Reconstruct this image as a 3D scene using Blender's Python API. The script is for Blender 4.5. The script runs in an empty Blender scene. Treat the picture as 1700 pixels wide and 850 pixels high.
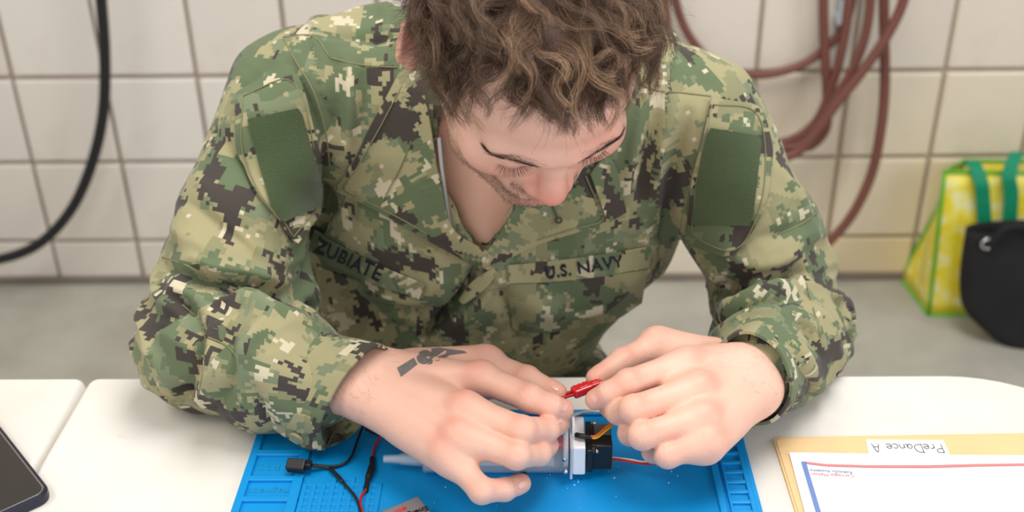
import bpy, bmesh, math, random
import numpy as np
from mathutils import Vector, Matrix
from mathutils.bvhtree import BVHTree

SC = bpy.context.scene
COL = SC.collection
random.seed(7)
RNG = np.random.default_rng(11)

# ------------------------------------------------------------------ camera
FPX = 1870.0
TZ = 0.74                     # table top
CAM = np.array((0.0, 0.0, TZ + 0.65))
_th, _yaw, _roll = math.radians(29.2), math.radians(-1.2), math.radians(0.9)
_D = np.array((math.sin(_yaw) * math.cos(_th), math.cos(_yaw) * math.cos(_th), -math.sin(_th)))
_R0 = np.array((math.cos(_yaw), -math.sin(_yaw), 0.0))
_U0 = np.cross(_R0, _D)
RIGHT = _R0 * math.cos(_roll) - _U0 * math.sin(_roll)
UP = _U0 * math.cos(_roll) + _R0 * math.sin(_roll)
cd = bpy.data.cameras.new('camera')
cam = bpy.data.objects.new('camera', cd)
COL.objects.link(cam)
cam.matrix_world = Matrix((
    (RIGHT[0], UP[0], -_D[0], CAM[0]),
    (RIGHT[1], UP[1], -_D[1], CAM[1]),
    (RIGHT[2], UP[2], -_D[2], CAM[2]),
    (0, 0, 0, 1)))
cd.sensor_width = 36.0
cd.lens = 36.0 * FPX / 1700.0
cd.clip_start = 0.02
cd.dof.use_dof = True
cd.dof.focus_distance = 0.93
cd.dof.aperture_fstop = 4.8
SC.camera = cam

# ------------------------------------------------------------------ light and exposure
w = bpy.data.worlds.new('world')
SC.world = w
w.use_nodes = True
w.node_tree.nodes['Background'].inputs[0].default_value = (1.0, 0.985, 0.97, 1)
w.node_tree.nodes['Background'].inputs[1].default_value = 0.43

def area_light(name, loc, target, sx, sy, power, color):
    ld = bpy.data.lights.new(name, 'AREA')
    ld.shape = 'RECTANGLE'; ld.size = sx; ld.size_y = sy
    ld.energy = power; ld.color = color
    o = bpy.data.objects.new(name, ld)
    COL.objects.link(o)
    o.location = loc
    o.rotation_euler = (Vector(target) - Vector(loc)).to_track_quat('-Z', 'Y').to_euler()
    return o

area_light('ceiling_light', (0.35, 0.95, 2.9), (0.0, 0.95, 0.8), 1.3, 0.9, 50, (1.0, 0.985, 0.95))
area_light('window_and_fill_light', (-0.5, -1.9, 1.75), (0.0, 0.9, 1.0), 2.0, 1.3, 25, (1.0, 0.985, 0.96))  # unseen fill added behind the camera to brighten the face
area_light('window_and_fill_light', (2.4, -0.5, 1.9), (0.0, 1.0, 0.9), 1.5, 1.3, 34, (0.92, 0.94, 1.0))  # cool daylight from the window at the right front
area_light('ceiling_light', (-1.5, 0.3, 2.8), (-0.2, 1.0, 0.8), 1.2, 0.9, 26, (1.0, 0.95, 0.86))

SC.view_settings.view_transform = 'Standard'
SC.view_settings.look = 'None'
SC.view_settings.gamma = 1.0
SC.view_settings.use_curve_mapping = False
SC.view_settings.exposure = -0.17

# ------------------------------------------------------------------ placing helpers
def ray(px, py):
    d = _D + RIGHT * ((px - 850.0) / FPX) - UP * ((py - 425.0) / FPX)
    return d
def PT(px, py, zt=0.0):               # point on the ray at height zt over the table
    d = ray(px, py)
    return CAM + d * ((TZ + zt - CAM[2]) / d[2])
def PZ(px, py, z):
    return PT(px, py, z - TZ)
def PY(px, py, Y):
    d = ray(px, py)
    return CAM + d * ((Y - CAM[1]) / d[1])
def PD(px, py, depth):
    return CAM + ray(px, py) * depth
def unit(v):
    v = np.asarray(v, float)
    return v / np.linalg.norm(v)

# ------------------------------------------------------------------ object helpers
def link(name, me, m=None, parent=None):
    o = bpy.data.objects.new(name, me)
    COL.objects.link(o)
    if m is not None:
        for k in (m if isinstance(m, (list, tuple)) else [m]):
            me.materials.append(k)
    if parent is not None:
        o.parent = parent
        o.matrix_parent_inverse = world_of(parent).inverted()
    return o
def world_of(o):
    mw = o.matrix_basis.copy()
    if o.parent is not None:
        mw = world_of(o.parent) @ o.matrix_parent_inverse @ mw
    return mw
def tag(o, label=None, cat=None, group=None, kind=None):
    if label: o['label'] = label
    if cat: o['category'] = cat
    if group: o['group'] = group
    if kind: o['kind'] = kind
    return o
def empty(name, loc, label=None, cat=None, group=None, rz=0.0):
    o = bpy.data.objects.new(name, None)
    o.empty_display_size = 0.03
    COL.objects.link(o)
    o.location = loc
    o.rotation_euler = (0, 0, rz)
    return tag(o, label, cat, group)
def mesh(name, verts, faces, smooth=True):
    me = bpy.data.meshes.new(name)
    me.from_pydata([tuple(map(float, v)) for v in verts], [], [tuple(map(int, f)) for f in faces])
    me.update()
    if smooth:
        me.polygons.foreach_set('use_smooth', [True] * len(me.polygons))
    return me
def mesh_np(name, V, Q, smooth=True):          # quick path: vertex and quad arrays
    me = bpy.data.meshes.new(name)
    V = np.asarray(V, np.float32); Q = np.asarray(Q, np.int32)
    n = Q.shape[1]
    me.vertices.add(len(V)); me.vertices.foreach_set('co', V.ravel())
    me.loops.add(Q.size); me.loops.foreach_set('vertex_index', Q.ravel())
    me.polygons.add(len(Q))
    me.polygons.foreach_set('loop_start', np.arange(0, Q.size, n, dtype=np.int32))
    if smooth:
        me.polygons.foreach_set('use_smooth', np.ones(len(Q), bool))
    me.update(calc_edges=True)
    me.validate()
    return me
def bm_done(name, bm, m=None, parent=None, smooth=False):
    bmesh.ops.recalc_face_normals(bm, faces=bm.faces)
    me = bpy.data.meshes.new(name)
    bm.to_mesh(me); bm.free()
    if smooth:
        me.polygons.foreach_set('use_smooth', [True] * len(me.polygons))
    return link(name, me, m, parent)
def bm_box(bm, c, s, bevel=0.0, rot=None, seg=2, mat=0):
    M = Matrix.Translation(Vector(c)) @ (rot.to_4x4() if rot is not None else Matrix()) @ Matrix.Diagonal((s[0], s[1], s[2], 1))
    g = bmesh.ops.create_cube(bm, size=1.0, matrix=M)
    vs = g['verts']
    fs = {f for v in vs for f in v.link_faces}
    for f in fs: f.material_index = mat
    if bevel > 0:
        es = list({e for v in vs for e in v.link_edges})
        r = bmesh.ops.bevel(bm, geom=es, offset=bevel, segments=seg, profile=0.5, affect='EDGES')
        for f in r['faces']: f.material_index = mat
def frame_z(d):
    return Vector(d).to_track_quat('Z', 'Y').to_matrix()
def bm_cyl(bm, a, b, r1, r2=None, n=16, mat=0, caps=True):
    a, b = Vector(a), Vector(b); d = b - a
    M = Matrix.Translation((a + b) / 2) @ frame_z(d).to_4x4()
    g = bmesh.ops.create_cone(bm, cap_ends=caps, cap_tris=False, segments=n, radius1=r1, radius2=r1 if r2 is None else r2, depth=d.length, matrix=M)
    for f in {f for v in g['verts'] for f in v.link_faces}:
        f.material_index = mat
        f.smooth = len(f.verts) == 4
def bm_ball(bm, c, r, u=12, v=8, scale=(1, 1, 1), rot=None, mat=0):
    M = Matrix.Translation(Vector(c)) @ (rot.to_4x4() if rot is not None else Matrix()) @ Matrix.Diagonal((scale[0], scale[1], scale[2], 1))
    g = bmesh.ops.create_uvsphere(bm, u_segments=u, v_segments=v, radius=r, matrix=M)
    for f in {f for v_ in g['verts'] for f in v_.link_faces}:
        f.material_index = mat; f.smooth = True
def catmull(P, n=8):
    P = [np.asarray(p, float) for p in P]
    Q = [2 * P[0] - P[1]] + P + [2 * P[-1] - P[-2]]
    out = []
    for i in range(1, len(Q) - 2):
        for k in range(n):
            t = k / n
            a, b, c, d = Q[i - 1], Q[i], Q[i + 1], Q[i + 2]
            out.append(0.5 * (2 * b + (c - a) * t + (2 * a - 5 * b + 4 * c - d) * t * t + (3 * b - a - 3 * c + d) * t ** 3))
    out.append(P[-1])
    return np.array(out)
def tube_geo(path, r, n=8, cap=True):
    """rings along a path with parallel transport; r is one radius or one per point"""
    path = np.asarray(path, float); m = len(path)
    rr = np.full(m, r) if np.isscalar(r) else np.asarray(r, float)
    T = np.gradient(path, axis=0); T /= np.linalg.norm(T, axis=1)[:, None] + 1e-12
    u = np.cross(T[0], (0, 0, 1.0))
    if np.linalg.norm(u) < 1e-3: u = np.cross(T[0], (1.0, 0, 0))
    u = unit(u); V = []; 
    for i in range(m):
        u = unit(u - T[i] * np.dot(u, T[i])); v = np.cross(T[i], u)
        a = np.arange(n) * 2 * np.pi / n
        V.append(path[i] + rr[i] * (np.cos(a)[:, None] * u + np.sin(a)[:, None] * v))
    V = np.concatenate(V)
    F = []
    for i in range(m - 1):
        for k in range(n):
            F.append((i * n + k, i * n + (k + 1) % n, (i + 1) * n + (k + 1) % n, (i + 1) * n + k))
    if cap:
        F.append(tuple(range(n))[::-1]); F.append(tuple((m - 1) * n + k for k in range(n)))
    return V, F
def add_geo(bm, V, F, mat=0, smooth=True):
    vs = [bm.verts.new(tuple(map(float, v))) for v in V]
    for f in F:
        try:
            q = bm.faces.new([vs[i] for i in f]); q.material_index = mat; q.smooth = smooth
        except ValueError:
            pass
def tube(name, pts, r, m, parent=None, n=8, steps=8):
    V, F = tube_geo(catmull(pts, steps) if steps > 1 else pts, r, n)
    return link(name, mesh(name, V, F), m, parent)

def text_geo(txt, size, bold=0.0, shear=0.0, extrude=0.0, spacing=1.0):
    """2-D triangles of a line of lettering, centred; returns verts (n,2), faces"""
    c = bpy.data.curves.new('lettering', 'FONT')
    c.body = txt; c.size = size; c.offset = bold; c.shear = shear
    c.space_character = spacing
    c.resolution_u = 3
    o = bpy.data.objects.new('lettering', c)
    COL.objects.link(o)
    dg = bpy.context.evaluated_depsgraph_get()
    me = bpy.data.meshes.new_from_object(o.evaluated_get(dg))
    bpy.data.objects.remove(o); bpy.data.curves.remove(c)
    bm = bmesh.new(); bm.from_mesh(me); bpy.data.meshes.remove(me)
    bmesh.ops.triangulate(bm, faces=bm.faces)
    V = np.array([v.co[:2] for v in bm.verts]); F = [tuple(v.index for v in f.verts) for f in bm.faces]
    bm.free()
    lo, hi = V.min(0), V.max(0)
    return V - (lo + hi) / 2, F, hi - lo

# ------------------------------------------------------------------ material helpers
class NT:
    def __init__(s, name):
        s.m = bpy.data.materials.new(name); s.m.use_nodes = True
        s.t = s.m.node_tree; s.n = s.t.nodes; s.l = s.t.links
        s.b = s.n['Principled BSDF']
    def add(s, typ, **kw):
        n = s.n.new(typ)
        for k, v in kw.items(): setattr(n, k, v)
        return n
    def set(s, sock, v):
        if isinstance(v, bpy.types.NodeSocket): s.l.new(v, sock)
        elif v is not None: sock.default_value = v
    def math(s, op, a, b=None, c=None):
        n = s.add('ShaderNodeMath', operation=op)
        for i, v in enumerate((a, b, c)): s.set(n.inputs[i], v)
        return n.outputs[0]
    def vmath(s, op, a, b=None, scale=None):
        n = s.add('ShaderNodeVectorMath', operation=op)
        s.set(n.inputs[0], a); s.set(n.inputs[1], b)
        if scale is not None: s.set(n.inputs['Scale'], scale)
        return n.outputs[0]
    def noise(s, vec, scale, detail=2.0, rough=0.5, dim='3D'):
        n = s.add('ShaderNodeTexNoise', noise_dimensions=dim)
        if vec is not None: s.l.new(vec, n.inputs['Vector'])
        n.inputs['Scale'].default_value = scale; n.inputs['Detail'].default_value = detail
        n.inputs['Roughness'].default_value = rough
        return n.outputs[0]
    def mix(s, f, a, b):
        n = s.add('ShaderNodeMix', data_type='RGBA')
        s.set(n.inputs[0], f); s.set(n.inputs[6], a); s.set(n.inputs[7], b)
        return n.outputs[2]
    def ramp(s, f, stops):
        n = s.add('ShaderNodeValToRGB')
        e = n.color_ramp.elements
        while len(e) < len(stops): e.new(0.5)
        for q, (p, c) in zip(e, stops):
            q.position = p; q.color = c if len(c) == 4 else (*c, 1)
        s.l.new(f, n.inputs[0]); return n.outputs[0]
    def bump(s, h, strength=0.3, dist=0.001):
        n = s.add('ShaderNodeBump'); n.inputs['Strength'].default_value = strength
        n.inputs['Distance'].default_value = dist
        s.l.new(h, n.inputs['Height']); s.l.new(n.outputs[0], s.b.inputs['Normal'])
    def obj(s): return s.add('ShaderNodeTexCoord').outputs['Object']
    def uv(s): return s.add('ShaderNodeTexCoord').outputs['UV']
def c4(c): return (*c, 1.0)
def srgb(r, g, b):
    f = lambda v: v / 12.92 if v <= 0.04045 else ((v + 0.055) / 1.055) ** 2.4
    return (f(r / 255), f(g / 255), f(b / 255))
def plain(name, col, rough=0.5, metal=0.0, var=0.06, scale=60.0, bump=0.0, bscale=300.0, spec=0.5, trans=0.0, alpha=1.0, ior=1.45):
    q = NT(name); b = q.b
    v = q.noise(q.obj(), scale, 3.0)
    cc = q.mix(v, c4([k * (1 - var) for k in col]), c4([min(1, k * (1 + var)) for k in col]))
    q.l.new(cc, b.inputs['Base Color'])
    b.inputs['Roughness'].default_value = rough; b.inputs['Metallic'].default_value = metal
    b.inputs['Specular IOR Level'].default_value = spec
    b.inputs['Transmission Weight'].default_value = trans; b.inputs['IOR'].default_value = ior
    b.inputs['Alpha'].default_value = alpha
    if bump: q.bump(q.noise(q.obj(), bscale, 3.0), bump, 0.0006)
    return q.m
# ================================================================== THE ROOM
def make_tile_mat():
    q = NT('glazed_tile'); b = q.b
    info = q.add('ShaderNodeObjectInfo')
    r = info.outputs['Random']
    oc = q.obj()
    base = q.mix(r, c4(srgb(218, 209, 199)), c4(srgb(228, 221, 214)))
    # per-tile cream tint, with warm reflected light painted in toward lower right
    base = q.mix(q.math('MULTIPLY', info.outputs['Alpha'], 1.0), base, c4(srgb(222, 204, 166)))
    n = q.noise(oc, 9.0, 4.0, 0.6)
    st = q.ramp(n, [(0.55, (0, 0, 0)), (0.8, (1, 1, 1))])
    base = q.mix(q.math('MULTIPLY', st, 0.35), base, c4(srgb(196, 176, 150)))
    q.l.new(base, b.inputs['Base Color'])
    b.inputs['Roughness'].default_value = 0.32
    q.bump(q.noise(oc, 30.0, 2.0), 0.08, 0.002)
    return q.m
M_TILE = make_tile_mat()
M_GROUT = plain('grout', srgb(192, 176, 158), 0.9, var=0.12, scale=25, bump=0.3)
def make_floor_mat():
    q = NT('painted_floor'); b = q.b
    n = q.noise(q.obj(), 5.0, 5.0, 0.6)
    c = q.ramp(n, [(0.25, srgb(158, 154, 142)), (0.55, srgb(176, 173, 162)), (0.8, srgb(186, 183, 174))])
    n2 = q.noise(q.obj(), 38.0, 3.0, 0.6)
    c = q.mix(q.math('MULTIPLY', q.ramp(n2, [(0.62, (0, 0, 0)), (0.75, (1, 1, 1))]), 0.25), c, c4(srgb(140, 122, 100)))
    q.l.new(c, b.inputs['Base Color']); b.inputs['Roughness'].default_value = 0.5
    q.bump(n2, 0.1, 0.002)
    return q.m
WALL_Y = 2.37
bm = bmesh.new(); bm_box(bm, (0, 1.0, -0.03), (5.2, 5.2, 0.06))
o = bm_done('floor', bm, make_floor_mat()); tag(o, kind='structure')
bm = bmesh.new(); bm_box(bm, (0, WALL_Y + 0.062, 1.2), (5.2, 0.1, 2.4))
wall = bm_done('wall_back', bm, M_GROUT); tag(wall, kind='structure')
# glazed wall blocks, each one a piece of the wall
PITCH = 0.2065
_x0 = PY(52, 261, WALL_Y)[0]
bm = bmesh.new(); bm_box(bm, (0, 0, 0), (PITCH - 0.008, 0.02, PITCH - 0.008), 0.006, seg=2)
bmesh.ops.recalc_face_normals(bm, faces=bm.faces)
tile_me = bpy.data.meshes.new('tile'); bm.to_mesh(tile_me); bm.free()
tile_me.materials.append(M_TILE)
z_top0 = 0.114
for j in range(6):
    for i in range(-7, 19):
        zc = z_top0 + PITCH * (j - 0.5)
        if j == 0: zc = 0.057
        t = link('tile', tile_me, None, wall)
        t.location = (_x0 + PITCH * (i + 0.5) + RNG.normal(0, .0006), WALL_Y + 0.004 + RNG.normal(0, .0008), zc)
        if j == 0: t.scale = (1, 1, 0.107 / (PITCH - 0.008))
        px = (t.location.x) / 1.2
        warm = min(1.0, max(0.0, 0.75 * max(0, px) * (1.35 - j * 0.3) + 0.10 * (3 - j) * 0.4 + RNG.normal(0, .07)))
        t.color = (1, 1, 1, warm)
bm = bmesh.new(); bm_box(bm, (0, WALL_Y - 0.004, 0.010), (5.2, 0.02, 0.02), 0.004)
tag(bm_done('trim_1', bm, plain('dark_base_strip', srgb(128, 116, 104), 0.8, var=0.2, scale=12)), kind='structure')  # dark strip along the foot of the wall

# ------------------------------------------------------------------ black cable at the left
M_BLKRUB = plain('black_rubber', (0.012, 0.013, 0.015), 0.45)
pts = [PY(x, y, 2.27) for x, y in ((150, -220), (160, -90), (168, 0), (174, 90), (172, 180), (156, 260), (126, 335), (85, 388), (40, 418), (-20, 434), (-90, 438), (-170, 420))]
o = tube('hanging_cable', pts, 0.0118, M_BLKRUB, n=14)
tag(o, 'thick black rubber cable hanging in a curve on the tiled wall at left', 'cable')
# ------------------------------------------------------------------ brown hose coil
M_HOSE = plain('brown_hose', srgb(118, 72, 62), 0.5, var=0.15, scale=14, bump=0.1)
hose = empty('coiled_hose', tuple(PY(1400, -120, 2.36)), 'reddish brown hose hung in loose loops on the tiled wall', 'hose')
loops = [
 ([(1112, -160), (1116, -40), (1130, 30), (1160, 82), (1200, 112), (1260, 124), (1330, 108), (1385, 66), (1410, 20), (1424, -60), (1440, -150)], 2.33, .0095),
 ([(1102, -160), (1104, -30), (1106, 30), (1118, 110), (1160, 190), (1230, 232), (1300, 236), (1352, 205), (1382, 140), (1402, 60), (1412, -20), (1430, -140)], 2.30, .0098),
 ([(1368, -160), (1367, -40), (1368, 60), (1373, 150), (1372, 210), (1350, 240), (1325, 246)], 2.31, .0105),
 ([(1452, -150), (1446, -10), (1436, 60), (1414, 118), (1378, 176), (1352, 220), (1318, 244), (1280, 240), (1246, 220)], 2.27, .0095),
 ([(1520, -150), (1505, -20), (1478, 50), (1432, 118), (1392, 168), (1352, 222), (1318, 256), (1270, 262), (1225, 236)], 2.24, .0105),
 ([(1478, -160), (1468, -30), (1468, 60), (1469, 140), (1463, 210), (1448, 285), (1420, 348), (1386, 392), (1345, 425), (1290, 440)], 2.28, .0108),
]
for P_, y_, r_ in loops:
    tube('hose_loop', [PY(x, y, y_) for x, y in P_], r_, M_HOSE, hose, n=10)
bm = bmesh.new()
a = PY(1402, -60, 2.355); b_ = PY(1400, 66, 2.355)
bm_box(bm, (a + b_) / 2, (0.032, 0.012, abs(a[2] - b_[2])), 0.004)
c_ = PY(1390, 30, 2.345)
bm_box(bm, c_, (0.012, 0.06, 0.018), 0.003)
bm_box(bm, c_ + np.array((0, -.03, .02)), (0.012, 0.01, 0.05), 0.003)
o = bm_done('hose_bracket', bm, plain('grey_plastic', srgb(196, 200, 206), 0.45))
tag(o, 'pale grey wall bracket behind the brown hose loops', 'bracket')

# ------------------------------------------------------------------ yellow shopping bag
def make_bag_mat():
    q = NT('yellow_check_print'); b = q.b
    u = q.uv()
    s = q.add('ShaderNodeSeparateXYZ'); q.l.new(u, s.inputs[0])
    fx = q.math('FRACT', q.math('MULTIPLY', s.outputs[0], 16.0)); fy = q.math('FRACT', q.math('MULTIPLY', s.outputs[1], 12.0))
    a = q.math('LESS_THAN', fx, 0.5); c = q.math('LESS_THAN', fy, 0.5)
    k = q.math('MULTIPLY', q.math('ADD', a, c), 0.5)
    big = q.noise(u, 7.0, 1.0)
    kk = q.math('ADD', q.math('MULTIPLY', k, 0.22), q.math('MULTIPLY', q.ramp(big, [(0.42, (0, 0, 0)), (0.6, (1, 1, 1))]), 0.7))
    col = q.ramp(kk, [(0.0, srgb(238, 216, 30)), (0.5, srgb(240, 226, 100)), (1.0, srgb(240, 236, 188))])
    q.l.new(col, b.inputs['Base Color']); b.inputs['Roughness'].default_value = 0.45
    return q.m
M_BAG = make_bag_mat()
M_TRIM = plain('green_binding', srgb(92, 178, 44), 0.55)
M_STRAP = plain('green_webbing', srgb(0, 136, 96), 0.6, bump=0.3, bscale=700)
FL = lambda x, y: PZ(x, y, 0.0)
b_fl = FL(1541, 524); b_bl = FL(1494, 461); 
t_f = PY(1568, 287, b_fl[1] + 0.03)
t_b = PY(1600, 268, b_bl[1] - 0.02)
dirw = np.array((1.0, -0.02, 0.0)); W_ = 0.44
b_fr, b_br, t_fr, t_br = b_fl + dirw * W_, b_bl + dirw * W_, t_f + dirw * (W_ - .03), t_b + dirw * (W_ - .03)
t_mid = (t_f + t_b) / 2 + np.array((0.012, 0, -0.006))
bag = empty('shopping_bag', tuple((b_fl + b_br) / 2), 'yellow and white checked shopping bag with green trim and handles by the wall', 'bag')
def panel(name, A, B, C, D, m, parent, n=10, bulge=0.006, th=0.002):
    A, B, C, D = map(np.asarray, (A, B, C, D))
    nrm = unit(np.cross(B - A, D - A)); V = []; F = []; UVs = []
    for j in range(n + 1):
        for i in range(n + 1):
            s, t = i / n, j / n
            p = (1 - s) * (1 - t) * A + s * (1 - t) * B + s * t * C + (1 - s) * t * D
            V.append(p + nrm * bulge * math.sin(math.pi * s) * math.sin(math.pi * t) * math.sin(5 * s + 3 * t)); UVs.append((s, t))
    for j in range(n):
        for i in range(n):
            k = j * (n + 1) + i; F.append((k, k + 1, k + n + 2, k + n + 1))
    me = mesh(name, V, F)
    uvl = me.uv_layers.new(name='UVMap')
    for lp in me.loops: uvl.data[lp.index].uv = UVs[lp.vertex_index]
    ob = link(name, me, m, parent)
    md = ob.modifiers.new('thick', 'SOLIDIFY'); md.thickness = th
    return ob
panel('front_panel', b_fl, b_fr, t_fr, t_f, M_BAG, bag)
panel('back_panel', b_bl, b_br, t_br, t_b, M_BAG, bag)
panel('side_panel', b_bl, b_fl, t_f, t_b, M_BAG, bag, bulge=-0.012)
panel('side_panel', b_fr, b_br, t_br, t_fr, M_BAG, bag)
panel('base_panel', b_fl, b_fr, b_br, b_bl, M_BAG, bag)
for P_ in ([b_fl, t_f], [b_bl, t_b], [b_fl, b_bl], [t_f, t_fr], [t_b, t_br], [t_f, t_b], [b_fl, b_fr]):
    tube('binding', [P_[0] + np.array((0, 0, .002)), (P_[0] + P_[1]) / 2, P_[1]], 0.0042, M_TRIM, bag, n=6, steps=4)
def strap(name, pts, wdir, wid, m, parent, th=0.0025):
    C = catmull(pts, 6); wv = unit(wdir); V = []; F = []
    T = np.gradient(C, axis=0)
    for p, t in zip(C, T):
        nn = unit(np.cross(t, wv)) * th / 2
        for s1, s2 in ((-1, -1), (1, -1), (1, 1), (-1, 1)): V.append(p + wv * wid / 2 * s1 + nn * s2)
    for i in range(len(C) - 1):
        for k in range(4): F.append((i * 4 + k, i * 4 + (k + 1) % 4, i * 4 + 4 + (k + 1) % 4, i * 4 + 4 + k))
    F += [(3, 2, 1, 0), tuple(len(V) - 4 + k for k in range(4))]
    return link(name, mesh(name, V, F, False), m, parent)
yb = t_f[1] - 0.012
for xs in ((1612, 268, 1632, 330, 1636, 392), (1686, 254, 1679, 325, 1674, 392)):
    strap('handle', [PY(xs[0], xs[1] + 6, t_b[1] - .01), PY(xs[0] + 2, xs[1], yb + .03), PY(xs[2] - 4, (xs[1] + xs[3]) / 2, yb - .006), PY(xs[2], xs[3], yb - .010), PY(xs[4], xs[5], yb - .012)], (1, 0, 0), 0.031, M_STRAP, bag)
# ------------------------------------------------------------------ black tote
M_TOTE = plain('black_canvas', (0.012, 0.012, 0.013), 0.9, var=0.3, scale=20, bump=0.6, bscale=500)
fy = FL(1690, 590)[1] + 0.01
def TP(x, y, dy=0.0): return PY(x, y, fy + dy)
tote = empty('tote_bag', tuple(FL(1690, 590) + np.array((.1, .05, 0))), 'black canvas tote bag standing in front of the yellow shopping bag', 'bag')
outl = [(1613, 392), (1608, 440), (1606, 500), (1614, 530), (1640, 558), (1672, 582), (1700, 592)]
L = [TP(x, y, 0.03 * (1 - i / 6)) for i, (x, y) in enumerate(outl)]
xr = L[-1][0] + 0.16
V = []; F = []; nc = 9
rows = catmull(L, 3); rows[:, 2] = np.maximum(rows[:, 2], 0.004)
for p in rows:
    wdt = 2 * (xr - p[0])
    ring = []
    for k in range(24):
        a = 2 * math.pi * k / 24
        dpt = 0.045 * (0.75 + 0.25 * (rows[0][2] - p[2]) / 0.3)
        cx, sx = math.cos(a), math.sin(a)
        ring.append((xr + wdt / 2 * math.copysign(abs(cx) ** .6, cx), p[1] + dpt + dpt * math.copysign(abs(sx) ** .7, sx) + .004 * math.sin(3 * a + p[2] * 30), p[2]))
    V += ring
nr = len(rows)
for i in range(nr - 1):
    for k in range(24): F.append((i * 24 + k, i * 24 + (k + 1) % 24, (i + 1) * 24 + (k + 1) % 24, (i + 1) * 24 + k))
F.append(tuple((nr - 1) * 24 + k for k in range(24)))
ob = link('tote_body', mesh('tote_body', V, F), M_TOTE, tote)
md = ob.modifiers.new('thick', 'SOLIDIFY'); md.thickness = 0.003
g = TP(1639, 405, .028)
bm = bmesh.new()
for k in range(20):
    a0, a1 = 2 * math.pi * k / 20, 2 * math.pi * (k + 1) / 20
    bm_cyl(bm, g + .011 * np.array((math.cos(a0), 0, math.sin(a0))), g + .011 * np.array((math.cos(a1), 0, math.sin(a1))), .0035, n=6, caps=False)
bm_done('grommet', bm, plain('steel', (0.7, 0.7, 0.7), 0.25, 1.0), tote)
strap('tote_handle', [TP(1645, 412, .022), TP(1650, 396, .02), TP(1668, 380, .02), TP(1700, 376, .02), TP(1740, 396, .02)], (0, 1, 0.0), 0.012, M_TOTE, tote, 0.006)
# ================================================================== TABLE AND WHAT LIES ON IT
def make_table_mat():
    q = NT('white_moulded_plastic'); b = q.b
    oc = q.obj()
    n = q.noise(oc, 6.0, 4.0, 0.6)
    c = q.ramp(n, [(0.3, srgb(214, 208, 198)), (0.6, srgb(223, 219, 212)), (0.8, srgb(227, 224, 219))])
    mp = q.add('ShaderNodeMapping'); q.l.new(oc, mp.inputs[0]); mp.inputs['Scale'].default_value = (2.2, 9.0, 1); mp.inputs['Rotation'].default_value = (0, 0, .5)
    n2 = q.noise(mp.outputs[0], 14.0, 5.0, 0.7)
    c = q.mix(q.math('MULTIPLY', q.ramp(n2, [(0.66, (0, 0, 0)), (0.74, (1, 1, 1))]), 0.45), c, c4(srgb(192, 180, 164)))
    q.l.new(c, b.inputs['Base Color']); b.inputs['Roughness'].default_value = 0.38
    q.bump(q.noise(oc, 240.0, 2.0), 0.10, 0.0006)
    return q.m
M_TABLE = make_table_mat()
FAR = PT(850, 622)[1]
table = empty('folding_table', (-.1, FAR - .38, 0), 'white moulded plastic folding table with a centre seam and rounded corner', 'table')
def leaf(name, x0, x1, rl, rr, tilt):
    """one half of the top: rounded outline, soft edge, 45 mm deep"""
    y0, y1 = FAR - 0.76, FAR
    out = []
    def arc(cx, cy, r, a0, a1, n=12):
        for k in range(n + 1):
            a = a0 + (a1 - a0) * k / n
            out.append((cx + r * math.cos(a), cy + r * math.sin(a)))
    H = math.pi / 2
    arc(x1 - rr, y1 - rr, rr, H, 0); arc(x1 - rr, y0 + rr, rr, 0, -H)
    arc(x0 + rl, y0 + rl, rl, -H, -2 * H); arc(x0 + rl, y1 - rl, rl, 2 * H, H)
    cx, cy = (x0 + x1) / 2, (y0 + y1) / 2
    prof = [(0.0, 0.0), (0.0022, -.0008), (0.0045, -.003), (0.0062, -.008), (0.0062, -.038), (0.004, -.044), (-.004, -.045)]
    V = []; F = []; n = len(out)
    nrm = []
    for i in range(n):
        a, b_ = np.array(out[i - 1]), np.array(out[(i + 1) % n]); d = b_ - a
        nrm.append((np.array((d[1], -d[0])) / (np.linalg.norm(d) + 1e-9)) * -1)
    for off, z in prof:
        for (x, y), nn in zip(out, nrm):
            V.append((x + nn[0] * (off - .0062), y + nn[1] * (off - .0062), TZ + z))
    for k in range(len(prof) - 1):
        for i in range(n):
            j = (i + 1) % n; F.append((k * n + i, (k + 1) * n + i, (k + 1) * n + j, k * n + j))
    F.append(tuple(range(n))); F.append(tuple((len(prof) - 1) * n + i for i in range(n))[::-1])
    bm = bmesh.new(); add_geo(bm, V, F)
    for f in bm.faces: f.smooth = len(f.verts) == 4
    return bm_done(name, bm, M_TABLE, table)
sA = PT(142, 629); sB = PT(64, 771)
seam_x = float((sA[0] + sB[0]) / 2)
right_x = 0.545
leaf('table_leaf', seam_x + .0012, right_x, 0.012, 0.14, 0)
leaf('table_leaf', 2 * seam_x - right_x, seam_x - .0012, 0.14, 0.012, 0)
M_LEG = plain('grey_steel_tube', (0.16, 0.16, 0.17), 0.4, 0.6)
for sx in (right_x - .15, 2 * seam_x - right_x + .15):
    bm = bmesh.new()
    for yy in (FAR - .68, FAR - .10):
        bm_cyl(bm, (sx, yy, 0), (sx, yy, TZ - .044), .0125)
    bm_cyl(bm, (sx, FAR - .68, .30), (sx, FAR - .10, .30), .0105)
    bm_done('leg_frame', bm, M_LEG, table)

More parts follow.
